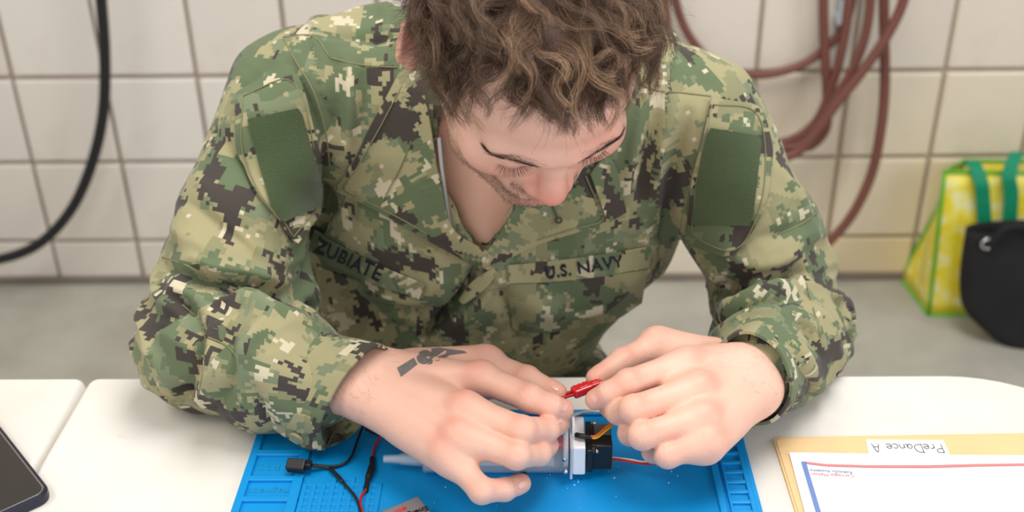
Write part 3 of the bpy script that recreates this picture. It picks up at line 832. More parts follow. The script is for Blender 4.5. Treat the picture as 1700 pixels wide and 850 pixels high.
# ================================================================== THE MAN: distance-field modelling kit
class Field:
    """signed distances on a grid; shapes are blended in locally and the surface is meshed with surface nets"""
    def __init__(s, lo, hi, h):
        s.h = h; s.lo = np.asarray(lo, float)
        s.n = tuple(int(math.ceil((b - a) / h)) + 1 for a, b in zip(lo, hi))
        s.f = np.full(s.n, 1.0, np.float32)
    def region(s, lo, hi):
        a = [max(0, int((l - o) / s.h)) for l, o in zip(lo, s.lo)]
        b = [min(n, int((q - o) / s.h) + 2) for q, o, n in zip(hi, s.lo, s.n)]
        if any(q <= p for p, q in zip(a, b)): return None, None
        sl = tuple(slice(p, q) for p, q in zip(a, b))
        ax = [(s.lo[i] + s.h * np.arange(a[i], b[i])).astype(np.float32) for i in range(3)]
        return sl, ax
    def put(s, fn, lo, hi, k=0.0, op='add', pad=None):
        pad = max(3 * s.h, 1.2 * k) if pad is None else pad
        sl, ax = s.region(np.asarray(lo) - pad, np.asarray(hi) + pad)
        if sl is None: return
        X, Y, Z = np.meshgrid(*ax, indexing='ij', sparse=True)
        d = fn(X, Y, Z); g = s.f[sl]
        if op == 'add':
            if k > 0:
                hh = np.maximum(k - np.abs(g - d), 0) / k
                s.f[sl] = np.minimum(g, d) - hh * hh * k * .25
            else: s.f[sl] = np.minimum(g, d)
        else:
            if k > 0:
                hh = np.maximum(k - np.abs(g + d), 0) / k
                s.f[sl] = np.maximum(g, -d) + hh * hh * k * .25
            else: s.f[sl] = np.maximum(g, -d)
    def cone(s, a, b, ra, rb, k=0.0, op='add'):
        a, b = np.asarray(a, float), np.asarray(b, float); r = max(ra, rb)
        ab = b - a; L2 = float(ab @ ab) + 1e-12
        def fn(X, Y, Z):
            px, py, pz = X - a[0], Y - a[1], Z - a[2]
            t = np.clip((px * ab[0] + py * ab[1] + pz * ab[2]) / L2, 0, 1)
            return np.sqrt((px - t * ab[0]) ** 2 + (py - t * ab[1]) ** 2 + (pz - t * ab[2]) ** 2) - (ra + t * (rb - ra))
        s.put(fn, np.minimum(a, b) - r, np.maximum(a, b) + r, k, op)
    def chain(s, P, R, k=0.0, op='add'):
        for i in range(len(P) - 1): s.cone(P[i], P[i + 1], R[i], R[i + 1], k, op)
    def ball(s, c, r, k=0.0, op='add'): s.cone(c, np.asarray(c) + 1e-5, r, r, k, op)
    def ell(s, c, r, k=0.0, op='add', rot=None):
        """ellipsoid; rot has the local axes as columns"""
        c = np.asarray(c, float); r = np.asarray(r, float)
        A = np.eye(3) if rot is None else np.asarray(rot, float)
        ext = np.sqrt(((A * r) ** 2).sum(1))
        def fn(X, Y, Z):
            p = [X - c[0], Y - c[1], Z - c[2]]
            q = [(p[0] * A[0, i] + p[1] * A[1, i] + p[2] * A[2, i]) for i in range(3)]
            k0 = np.sqrt(sum((q[i] / r[i]) ** 2 for i in range(3)))
            k1 = np.sqrt(sum((q[i] / r[i] ** 2) ** 2 for i in range(3))) + 1e-9
            return k0 * (k0 - 1) / k1
        s.put(fn, c - ext, c + ext, k, op)
    def nets(s):
        f = s.f; sg = f < 0
        c = [(i, j, k) for i in (0, 1) for j in (0, 1) for k in (0, 1)]
        def sub(a, i, j, k): return a[i:a.shape[0] - 1 + i, j:a.shape[1] - 1 + j, k:a.shape[2] - 1 + k]
        allin = np.ones([n - 1 for n in s.n], bool); anyin = np.zeros_like(allin)
        for q in c:
            v = sub(sg, *q); allin &= v; anyin |= v
        cells = np.argwhere(anyin & ~allin)
        idx = np.full(allin.shape, -1, np.int32); idx[tuple(cells.T)] = np.arange(len(cells))
        acc = np.zeros((len(cells), 3)); cnt = np.zeros(len(cells))
        vals = {q: f[cells[:, 0] + q[0], cells[:, 1] + q[1], cells[:, 2] + q[2]].astype(float) for q in c}
        for q in c:
            for ax in range(3):
                if q[ax] == 0:
                    r = list(q); r[ax] = 1; r = tuple(r)
                    va, vb = vals[q], vals[r]; m = (va < 0) != (vb < 0)
                    t = np.where(m, va / np.where(m, va - vb, 1), 0)
                    p = np.array(q, float)[None, :].repeat(len(cells), 0); p[:, ax] = t
                    acc += p * m[:, None]; cnt += m
        V = s.lo + s.h * (cells + acc / cnt[:, None])
        Q = []
        for ax in range(3):
            o1, o2 = [(1, 2), (2, 0), (0, 1)][ax]
            a = [slice(None)] * 3; b = [slice(None)] * 3
            a[ax] = slice(0, -1); b[ax] = slice(1, None)
            for o in (o1, o2): a[o] = slice(1, -1); b[o] = slice(1, -1)
            A, B = sg[tuple(a)], sg[tuple(b)]
            e = np.argwhere(A != B)
            flip = A[tuple(e.T)]
            for o in (o1, o2): e[:, o] += 1
            def cell(d1, d2):
                x = e.copy(); x[:, o1] += d1; x[:, o2] += d2
                return idx[x[:, 0], x[:, 1], x[:, 2]]
            q = np.stack([cell(-1, -1), cell(0, -1), cell(0, 0), cell(-1, 0)], 1)
            q[~flip] = q[~flip][:, ::-1]
            Q.append(q)
        Q = np.concatenate(Q); Q = Q[(Q >= 0).all(1)]
        return V, Q
def relax(V, Q, it=2, lam=0.5):
    E = np.concatenate([Q[:, [0, 1]], Q[:, [1, 2]], Q[:, [2, 3]], Q[:, [3, 0]]])
    E = np.concatenate([E, E[:, ::-1]])
    n = np.bincount(E[:, 0], minlength=len(V)).astype(float)[:, None] + 1e-9
    for _ in range(it):
        S = np.stack([np.bincount(E[:, 0], weights=V[E[:, 1], i], minlength=len(V)) for i in range(3)], 1)
        V = V + lam * (S / n - V) * (n > .5)
    return V
def vnormals(V, Q):
    a, b, c, d = (V[Q[:, i]] for i in range(4))
    fn = np.cross(c - a, d - b)
    N = np.zeros_like(V)
    for i in range(4):
        for x in range(3): N[:, x] += np.bincount(Q[:, i], weights=fn[:, x], minlength=len(V))
    return N / (np.linalg.norm(N, axis=1)[:, None] + 1e-12)
_LAT = RNG.random((64, 64, 64)).astype(np.float32)
def vnoise(P):
    P = np.asarray(P, float); i = np.floor(P).astype(int); f = P - i; f = f * f * (3 - 2 * f)
    out = 0
    for a in (0, 1):
        for b in (0, 1):
            for c in (0, 1):
                wgt = (f[:, 0] if a else 1 - f[:, 0]) * (f[:, 1] if b else 1 - f[:, 1]) * (f[:, 2] if c else 1 - f[:, 2])
                out = out + wgt * _LAT[(i[:, 0] + a) & 63, (i[:, 1] + b) & 63, (i[:, 2] + c) & 63]
    return out
def ridged(P):
    return 1 - np.abs(2 * vnoise(P) - 1)
def seg_dist(P, a, b):
    ab = b - a; t = np.clip(((P - a) @ ab) / (ab @ ab), 0, 1)
    return np.linalg.norm(P - a - t[:, None] * ab, axis=1), t
def smooth01(x): 
    x = np.clip(x, 0, 1); return x * x * (3 - 2 * x)
def bvh_of(V, Q): return BVHTree.FromPolygons([tuple(v) for v in V.tolist()], [tuple(q) for q in Q.tolist()])
def shoot(bvh, px, py):
    d = ray(px, py); h = bvh.ray_cast(Vector(CAM), Vector(unit(d)))
    if h[0] is None: return None, None
    return np.array(h[0]), np.array(h[1])
# ================================================================== THE MAN: skin
def zt(P_): return P_[2] - TZ
# joints (his right side is at the left of the picture)
SH_R, SH_L = PY(488, 165, 1.06), PY(1152, 192, 1.06)
EL_R, EL_L = PT(342, 586, .050), PY(1304, 556, 1.00)
HR = dict(wrist=PT(604, 634, .066), wb=None,
  index=[PT(800, 628, .082), PT(880, 661, .084), PT(914, 674, .077), PT(934, 680, .069)],
  middle=[PT(772, 680, .082), PT(866, 715, .078), PT(908, 713, .064), PT(928, 703, .056)],
  ring=[PT(762, 724, .072), PT(858, 756, .066), PT(895, 753, .053), PT(910, 740, .046)],
  pinky=[PT(742, 752, .060), PT(800, 815, .044), PT(838, 813, .037), PT(864, 803, .034)],
  thumb=[PT(690, 612, .062), PT(806, 606, .064), PT(874, 631, .068), PT(922, 653, .066)])
HL = dict(wrist=PT(1244, 632, .068),
  index=[PT(1140, 604, .086), PT(1043, 636, .088), PT(1010, 654, .080), PT(990, 663, .072)],
  middle=[PT(1160, 646, .084), PT(1052, 680, .082), PT(1026, 684, .068), PT(1012, 676, .060)],
  ring=[PT(1168, 694, .074), PT(1066, 724, .070), PT(1046, 720, .056), PT(1044, 702, .050)],
  pinky=[PT(1176, 734, .062), PT(1108, 756, .056), PT(1084, 750, .044), PT(1078, 738, .038)],
  thumb=[PT(1180, 592, .066), PT(1092, 575, .070), PT(1034, 601, .070), PT(992, 628, .068)])
for nm, a, b in (('R up', SH_R, EL_R), ('R fore', EL_R, HR['wrist']), ('L up', SH_L, EL_L), ('L fore', EL_L, HL['wrist'])):
    print(nm, round(float(np.linalg.norm(a - b)), 3))
RAD = dict(index=(.0118, .0106, .0092, .0080), middle=(.0118, .0108, .0094, .0080), ring=(.0112, .0102, .0090, .0077),
           pinky=(.0104, .0094, .0082, .0072), thumb=(.0150, .0128, .0112, .0088))
hand_skin = {}
def build_hand(H, elbow, scale=1.0):
    pts = np.array([p for k in H if isinstance(H[k], list) for p in H[k]] + [H['wrist']])
    back = H['wrist'] + unit(elbow - H['wrist']) * .075
    lo, hi = np.minimum(pts.min(0), back - .03) - .022, np.maximum(pts.max(0), back + .03) + .022
    F = Field(lo, hi, .00115)
    wr = H['wrist']; lat = unit(H['index'][0] - H['pinky'][0]); fwd = unit(H['middle'][0] - wr)
    dors = np.cross(lat, fwd)
    if dors[2] < 0: dors = -dors
    dors = unit(dors)
    lat2 = unit(np.cross(fwd, dors));  lat2 *= np.sign(lat2 @ lat)
    # forearm and wrist
    for s_ in (-1, 1):
        F.cone(wr + lat2 * .0105 * s_, back + lat2 * .012 * s_, .0205 * scale, .026 * scale, .012)
    # palm
    for nm, ro in (('index', .0105), ('middle', .006), ('ring', -.001), ('pinky', -.0085)):
        kn = H[nm][0] - dors * .002
        st = wr + lat2 * ro * 1.25 + fwd * .004
        F.cone(st, kn, .0178 * scale, RAD[nm][0] * 1.12 * scale, .014)
        F.cone(st * .45 + kn * .55 - dors * .007, kn - dors * .006, .0125, RAD[nm][0] * .95, .012)
    th = H['thumb']
    F.cone(wr + lat2 * .012 + fwd * .012 - dors * .005, th[1], .0185 * scale, RAD['thumb'][1] * 1.05 * scale, .014)
    F.cone(th[0], th[1], .0165 * scale, .0135 * scale, .014)
    F.cone(th[1], H['index'][0] - dors * .010 - fwd * .012, .011, .010, .014)      # web of the thumb
    F.cone(wr - lat2 * .013 + fwd * .012 - dors * .006, H['pinky'][0] - dors * .006, .0165 * scale, .0108 * scale, .012)
    G = Field(lo, hi, F.h)
    for nm in ('thumb', 'index', 'middle', 'ring', 'pinky'):
        R = [r * scale for r in RAD[nm]]; P_ = H[nm]
        g = Field(lo, hi, F.h) if False else G
        k = .0016
        if nm == 'thumb': P_ = P_[1:]; R = R[1:]
        for i in range(len(P_) - 1):
            g.cone(P_[i], P_[i + 1], R[i], R[i + 1], k)
        # joint swell and fingertip pad
        for i in range(1, len(P_) - 1):
            g.ball(P_[i] + dors * .0005, R[i] * 1.045, k * 2)
        ax = unit(P_[-1] - P_[-2])
        g.cone(P_[-1] - ax * .004, P_[-1] + ax * .0012, R[-1] * 1.02, R[-1] * .94, k * 2)
    # webs between neighbouring fingers, then knuckles on the back of the hand
    for a, b in (('index', 'middle'), ('middle', 'ring'), ('ring', 'pinky')):
        for fr, rr in ((.0, .0115), (.16, .0108), (.30, .0092)):
            pa, pb = H[a][0] + fr * (H[a][1] - H[a][0]), H[b][0] + fr * (H[b][1] - H[b][0])
            if np.linalg.norm(pa - pb) > .036: continue
            F.cone(pa - dors * .003, pb - dors * .003, rr, rr, .008)
    k = .0075
    hh = np.maximum(k - np.abs(F.f - G.f), 0) / k
    F.f = np.minimum(F.f, G.f) - hh * hh * k * .25
    for nm, r in (('index', .0100), ('middle', .0105), ('ring', .0095), ('pinky', .0088)):
        F.ball(H[nm][0] + dors * .0040, r, .010)
        F.cone(H[nm][0] + dors * (RAD[nm][0] * .72), wr * .55 + H[nm][0] * .45 + dors * .0128, .0030, .0020, .008)
    # tuck under the knuckles between them
    for a, b in (('index', 'middle'), ('middle', 'ring'), ('ring', 'pinky')):
        m = (H[a][0] + H[b][0]) / 2 + dors * .0165 + fwd * .004
        pass
    V, Q = F.nets(); V = relax(V, Q, 2, .45)
    N = vnormals(V, Q)
    # creases over the finger joints
    for nm in ('index', 'middle', 'ring', 'pinky', 'thumb'):
        for j in ((1, 2) if nm != 'thumb' else (2,)):
            p = H[nm][j]; ax = unit(H[nm][j + 1 if j < 3 else j] - H[nm][j - 1])
            rel = V - p; s_ = rel @ ax; rad = np.linalg.norm(rel - s_[:, None] * ax, axis=1)
            up = np.clip((N @ dors) * 1.4, 0, 1)
            m = (rad < .016) & (np.abs(s_) < .007)
            dz = np.where(m, -.00035 * np.maximum(0, np.cos(s_ / .0021 * math.pi)) ** 3 * up * np.exp(-(s_ / .0045) ** 2), 0)
            V = V + N * dz[:, None]
    # tint: redness at knuckles, joints and fingertips (the skin's own colour)
    red = np.zeros(len(V))
    for nm in RAD:
        for j, (amt, w_) in enumerate(((.5, .0135), (.35, .0095), (.3, .008), (.5, .010))):
            if nm == 'thumb' and j == 0: continue
            d = np.linalg.norm(V - (H[nm][j] + dors * (.0210, .0150, .0120, .004)[j]), axis=1)
            red = np.maximum(red, amt * np.exp(-(d / w_) ** 2))
    return V, Q, red, dors, lat2
# ---- head frame: pitched well forward, turned a little to his left
HP, HYW, HROL = math.radians(45), math.radians(15), math.radians(2.5)
_F = np.array((math.sin(HYW) * math.cos(HP), -math.cos(HYW) * math.cos(HP), -math.sin(HP)))
_X = unit(np.array((math.cos(HYW), math.sin(HYW), 0.0)))
_Uh = np.cross(_F, -_X)
if _Uh[2] < 0: _Uh = -_Uh
_X2 = _X * math.cos(HROL) + _Uh * math.sin(HROL); _Uh = _Uh * math.cos(HROL) - _X * math.sin(HROL); _X = _X2
HEAD_R = np.stack([_X, _F, _Uh], 1)                  # columns: his left, forward, up
BRIDGE = PD(927, 266, .90)
HEAD_O = BRIDGE - HEAD_R @ np.array((0, .097, .010))
def HW(x, y, z): return HEAD_O + HEAD_R @ np.array((x, y, z))
NECK_B = np.array((-.012, 1.075, TZ + .262))
print('head origin', HEAD_O, 'neck', NECK_B)
def build_head():
    F = Field((-.125, -.125, -.30), (.115, .150, .15), .0017)
    inv = lambda p: HEAD_R.T @ (np.asarray(p) - HEAD_O)
    F.ell((0, -.014, .042), (.0850, .097, .086), .02)
    F.ell((-.014, -.018, .030), (.0830, .088, .078), .02)
    F.ell((0, .040, .034), (.0630, .056, .060), .02)
    F.ell((0, .044, -.030), (.0600, .050, .074), .025)
    F.ell((0, -.006, -.02), (.069, .070, .070), .03)
    for s_ in (-1, 1):
        F.chain([(s_ * .058, .000, -.045), (s_ * .047, .034, -.082), (s_ * .018, .074, -.103)], [.019, .0175, .0150], .022)
        F.ball((s_ * .047, .062, -.024), .0215, .025)
        F.cone((s_ * .010, .0935, .0145), (s_ * .046, .0785, .0165), .0095, .0085, .014)
        F.ell((s_ * .0325, .1020, -.0040), (.0175, .0125, .0105), .014, 'sub')
    F.ball((0, .0780, -.098), .0170, .022)
    # nose
    F.chain([(0, .0890, .012), (0, .0955, -.008), (0, .1040, -.028), (0, .1070, -.035)], [.0078, .0082, .0098, .0105], .010)
    F.ball((0, .1070, -.0365), .0116, .006)
    for s_ in (-1, 1):
        F.ell((s_ * .0125, .0965, -.0415), (.0080, .0115, .0088), .007)
        F.cone((s_ * .0120, .097, -.0420), (s_ * .0155, .086, -.044), .0062, .0050, .008)
        F.ball((s_ * .0062, .1010, -.0505), .0036, .003, 'sub')
    # mouth and lips
    F.ell((0, .0830, -.068), (.030, .0160, .018), .02)
    F.ell((0, .0965, -.0640), (.0215, .0065, .0050), .005)
    F.ell((0, .0955, -.0735), (.0190, .0070, .0060), .005)
    F.cone((-.022, .0985, -.0688), (.022, .0985, -.0688), .0016, .0016, .003, 'sub')
    F.cone((-.012, .103, -.083), (.012, .103, -.083), .006, .006, .012, 'sub')
    # lowered eyelids over the eyeballs
    for s_ in (-1, 1):
        F.ball((s_ * .0325, .0785, -.0045), .0140, .005)
        F.cone((s_ * .0205, .0895, -.0085), (s_ * .045, .0835, -.0085), .0020, .0020, .004)
    # ears
    for s_ in (-1, 1):
        er = np.array(((1, 0, 0), (0, 1, 0), (0, 0, 1)), float)
        ya = math.radians(24) * s_
        er = np.array(((math.cos(ya), math.sin(ya), 0), (-math.sin(ya), math.cos(ya), 0), (0, 0, 1)))
        eo = -.010 if s_ < 0 else 0.0
        F.ell((s_ * .0950 + eo, -.026, .002), (.0052, .0165, .0280), .005, rot=er)
        F.ell((s_ * .0885 + eo, -.019, -.022), (.0060, .0090, .0110), .005, rot=er)
        F.ell((s_ * .1010 + eo, -.022, .007), (.0042, .0095, .0165), .004, 'sub', rot=er)
        F.cone((s_ * .075, -.014, -.008), (s_ * .0900 + eo, -.021, -.004), .012, .010, .008)
    # neck down to the collarbones (in the head's own frame)
    nb = inv(NECK_B); 
    F.cone((0, -.030, -.035), nb * .55 + np.array((0, -.030, -.035)) * .45, .057, .058, .03)
    V, Q = F.nets(); V = relax(V, Q, 2, .4)
    N = vnormals(V, Q)
    # tints
    red = np.zeros(len(V))
    for c, r, a in (((0, .112, -.038), .022, .8), ((.045, .075, -.028), .026, .45), ((-.045, .075, -.028), .026, .35), ((.097, -.026, 0), .03, .45), ((-.097, -.026, 0), .03, .45), ((0, .098, -.069), .018, .6), ((0.03, .085, .03), .03, .35)):
        red = np.maximum(red, a * np.exp(-(np.linalg.norm(V - np.array(c), axis=1) / r) ** 2))
    x, y, z = V.T
    beard = smooth01((-.056 - z) / .018) * smooth01((y + .005) / .03) * (np.abs(x) < .08)
    lip = (np.abs(x) < .021) & (np.abs(z + .0688) < .0085) & (y > .088)
    beard = np.where(lip, .05, beard)
    must = np.exp(-((z + .056) / .0075) ** 2) * smooth01((y - .078) / .012) * (np.abs(x) < .03)
    beard = np.maximum(beard * .8, must)
    nose = np.linalg.norm((V - np.array((0, .102, -.038))) / np.array((1, 1, .8)), axis=1) < .0155
    beard = np.where(nose & (z > -.0515), 0, beard)
    beard *= smooth01(1.6 - np.maximum(0, -.108 - z) / .012)
    return V, Q, red, beard, N
hV, hQ, hred, hbeard, hN = build_head()
def scalp_mask(V):
    x, y, z = V.T; ax = np.abs(x)
    hl = .083 + .016 * smooth01((ax - .030) / .03)
    top = (z > hl + np.maximum(0, (y - .05)) * .35) & (y < .088)
    side = (y < .030 + .25 * (z - .03)) & (z > -.005) & (y < .045)
    burn = (y > .004) & (y < .034) & (z > -.040) & (z <= .03) & (ax > .052)
    nape = (y < -.030) & (z > -.080)
    ear = (np.where(x < 0, ax - .009, ax) > .0865) & (y > -.045) & (y < -.004) & (z < .030)
    return (top | side | burn | nape) & ~ear
hscalp = relax(scalp_mask(hV).astype(float)[:, None].repeat(3, 1), hQ, 45)[:, 0]
HEAD_LOCAL = hV
headW = hV @ HEAD_R.T + HEAD_O
# torso and arms under the clothes: one surface with the neck
CH_C = np.array((-.012, 1.095, TZ + .10))
def build_trunk():
    F = Field((-.45, .75, .36), (.45, 1.50, TZ + .38), .006)
    lean = math.radians(16)
    A = np.array(((1, 0, 0), (0, math.cos(lean), -math.sin(lean)), (0, math.sin(lean), math.cos(lean))))
    F.ell((-.012, 1.10, TZ + .12), (.165, .100, .20), .03, rot=A)
    F.ell((-.060, 1.17, TZ - .10), (.120, .090, .19), .04, rot=A)
    F.ell((-.085, 1.22, TZ - .24), (.125, .095, .10), .04)
    for s_, sh, el, wr in ((-1, SH_R, EL_R, HR['wrist']), (1, SH_L, EL_L, HL['wrist'])):
        F.cone(NECK_B + np.array((s_ * .03, .015, -.02)), sh, .042, .052, .04)
        F.cone(sh, el, .050, .038, .02); F.cone(el, wr * .7 + el * .3, .038, .029, .02)
        F.cone((-.08 + s_ * .085, 1.21, TZ - .23), (-.03 + s_ * .15, .90, TZ - .17), .072, .055, .03)
        F.cone((-.03 + s_ * .15, .90, TZ - .17), (-.03 + s_ * .14, .98, .13), .050, .036, .02)
    F.cone(NECK_B + np.array((0, .012, -.03)), HW(0, -.03, -.06) * .5 + NECK_B * .5, .064, .057, .02)
    for s_ in (-1, 1): F.cone(NECK_B + np.array((0, -.045, -.018)), NECK_B + np.array((s_ * .14, .0, -.005)), .012, .012, .03)
    F.cone(PY(802, 300, 1.0) + np.array((0, .022, -.006)), PY(800, 424, .972) + np.array((0, .020, -.008)), .022, .014, .03)
    F.f[:, :, 0] = np.maximum(F.f[:, :, 0], .01)
    V, Q = F.nets(); return relax(V, Q, 2), Q
tV, tQ = build_trunk()
rV, rQ, rred, rdors, rlat = build_hand(HR, EL_R, 1.10)
lV, lQ, lred, ldors, llat = build_hand(HL, EL_L, 1.10)
# one body mesh
Vs, Qs, reds, beards = [], [], [], []
off_ = 0
for V_, Q_, r_, b_ in ((headW, hQ, hred, hbeard), (tV, tQ, np.zeros(len(tV)), np.zeros(len(tV))), (rV, rQ, rred, np.zeros(len(rV))), (lV, lQ, lred, np.zeros(len(lV)))):
    Vs.append(V_); Qs.append(Q_ + off_); reds.append(r_); beards.append(b_); off_ += len(V_)
bodyV, bodyQ = np.concatenate(Vs), np.concatenate(Qs)
def make_skin():
    q = NT('skin'); b = q.b
    at = q.add('ShaderNodeAttribute', attribute_name='tint')
    s = q.add('ShaderNodeSeparateColor'); q.l.new(at.outputs['Color'], s.inputs[0])
    oc = q.obj()
    n = q.noise(oc, 55.0, 4.0, .6)
    base = q.mix(n, c4(srgb(221, 174, 150)), c4(srgb(231, 188, 168)))
    n3 = q.noise(oc, 16.0, 2.0)
    base = q.mix(q.math('MULTIPLY', n3, .35), base, c4(srgb(227, 168, 154)))
    base = q.mix(q.math('MULTIPLY', s.outputs[0], .85), base, c4(srgb(218, 122, 106)))
    st = q.noise(oc, 900.0, 2.0)
    stm = q.math('MULTIPLY', s.outputs[1], q.ramp(st, [(.36, (.25, .25, .25)), (.62, (1, 1, 1))]))
    base = q.mix(q.math('MULTIPLY', stm, .88), base, c4(srgb(96, 66, 52)))
    base = q.mix(q.math('MULTIPLY', s.outputs[2], .82), base, c4(srgb(64, 46, 36)))
    q.l.new(base, b.inputs['Base Color'])
    b.inputs['Roughness'].default_value = .48
    b.inputs['Specular IOR Level'].default_value = .4
    b.inputs['Subsurface Weight'].default_value = .12
    b.inputs['Subsurface Radius'].default_value = (.008, .003, .0015)
    b.inputs['Subsurface Scale'].default_value = .6
    v = q.add('ShaderNodeTexVoronoi'); v.inputs['Scale'].default_value = 700; q.l.new(oc, v.inputs['Vector'])
    h = q.math('ADD', q.math('MULTIPLY', v.outputs[0], .5), q.noise(oc, 260.0, 3.0))
    q.bump(h, .34, .0006)
    return q.m
M_SKIN = make_skin()
man = empty('person', (float(CH_C[0]), 1.2, 0.0), 'person with curly brown hair in green camouflage leaning over the table, holding a red plug', 'person')
bme = mesh_np('body', bodyV, bodyQ)
ca = bme.color_attributes.new('tint', 'FLOAT_COLOR', 'POINT')
ca.data.foreach_set('color', np.stack([np.concatenate(reds), np.concatenate(beards), np.concatenate([hscalp, np.zeros(off_ - len(hscalp))]), np.ones(off_)], 1).astype(np.float32).ravel())
body = link('body', bme, M_SKIN, man)
print('body verts', len(bodyV))
# ================================================================== THE MAN: camouflage clothes
def make_camo(name, cell=.0037, off=(0, 0), dark=.588, grn=.515):
    q = NT(name); b = q.b
    uv = q.add('ShaderNodeTexCoord').outputs['UV']
    uv = q.vmath('ADD', uv, (off[0], off[1], 0.0))
    # slight weave-level wander keeps the printed blocks from lining up like a screen
    st = q.vmath('SCALE', uv, scale=1.0 / cell)
    fl = q.vmath('FLOOR', st)
    cf = q.vmath('SCALE', fl, scale=cell)
    fl2 = q.vmath('FLOOR', q.vmath('SCALE', uv, scale=.5 / cell))
    cc = q.vmath('SCALE', fl2, scale=2 * cell)
    wn = q.add('ShaderNodeTexWhiteNoise', noise_dimensions='2D'); q.l.new(fl, wn.inputs['Vector']); wf = wn.outputs['Value']
    wn2 = q.add('ShaderNodeTexWhiteNoise', noise_dimensions='2D'); q.l.new(fl2, wn2.inputs['Vector']); wc = wn2.outputs['Value']
    def layer(vec, ofs, scale, detail, rough, stretch=(1, 1)):
        v = q.vmath('ADD', vec, (ofs, ofs * .7, 0)); v = q.vmath('MULTIPLY', v, (stretch[0], stretch[1], 1))
        return q.noise(v, scale, detail, rough, '2D')
    jit = q.math('ADD', q.math('MULTIPLY', q.math('SUBTRACT', wf, .5), .05), q.math('MULTIPLY', q.math('SUBTRACT', wc, .5), .05))
    def th(n, t):
        return q.math('GREATER_THAN', q.math('ADD', n, jit), t)
    khaki, green = c4(srgb(158, 151, 114)), c4(srgb(93, 108, 79))
    n_g = layer(cf, 3.1, 17.0, 2.0, .55, (1, .8))
    n_o = layer(cf, 9.7, 26.0, 2.0, .55)
    n_d = layer(cf, 17.3, 21.0, 3.0, .62, (1.05, .75))
    n_t = layer(cf, 29.9, 30.0, 3.0, .6)
    col = q.mix(th(n_o, .56), khaki, c4(srgb(136, 134, 100)))
    col = q.mix(th(n_g, grn), col, green)
    col = q.mix(th(layer(cf, 41.0, 34.0, 2.0, .5), .64), col, c4(srgb(115, 126, 98)))
    col = q.mix(th(n_t, .650), col, c4(srgb(202, 191, 164)))
    col = q.mix(th(n_d, dark), col, c4(srgb(56, 47, 49)))
    # woven cloth: faint rip-stop grid and colour wander
    f1 = q.noise(uv, 1400.0, 1.0, .5, '2D')
    col = q.mix(q.math('MULTIPLY', f1, .22), col, c4(srgb(120, 118, 90)))
    q.l.new(col, b.inputs['Base Color'])
    b.inputs['Roughness'].default_value = .82
    b.inputs['Specular IOR Level'].default_value = .25
    b.inputs['Sheen Weight'].default_value = .12
    h = q.math('ADD', q.math('MULTIPLY', f1, .25), q.noise(q.obj(), 70.0, 4.0, .6))
    q.bump(h, .35, .0022)
    return q.m
M_CAMO = make_camo('digital_camouflage')
M_CAMO_B = make_camo('digital_camouflage_pocket', off=(3.37, 1.91))
M_CAMO_C = make_camo('digital_camouflage_collar', off=(7.11, 5.27))
M_CAMO_T = make_camo('digital_camouflage_trousers', off=(1.63, 8.41))
def make_velcro():
    q = NT('green_loop_pile'); b = q.b
    n = q.noise(q.obj(), 650.0, 3.0, .7); n2 = q.noise(q.obj(), 60.0, 3.0)
    c = q.mix(n, c4(srgb(40, 54, 28)), c4(srgb(76, 94, 52))); c = q.mix(q.math('MULTIPLY', n2, .4), c, c4(srgb(56, 72, 40)))
    q.l.new(c, b.inputs['Base Color']); b.inputs['Roughness'].default_value = .95; b.inputs['Sheen Weight'].default_value = .3
    q.bump(n, .9, .0015); return q.m
M_VELCRO = make_velcro()
M_THREAD = plain('khaki_thread', srgb(128, 126, 92), .85, var=.25, scale=700)
M_TAPE = make_camo('name_tape_cloth', off=(11.9, 2.7), dark=.66, grn=.60)
M_EMB = plain('navy_embroidery', srgb(26, 28, 42), .75, var=.25, scale=900, bump=.4, bscale=1500)

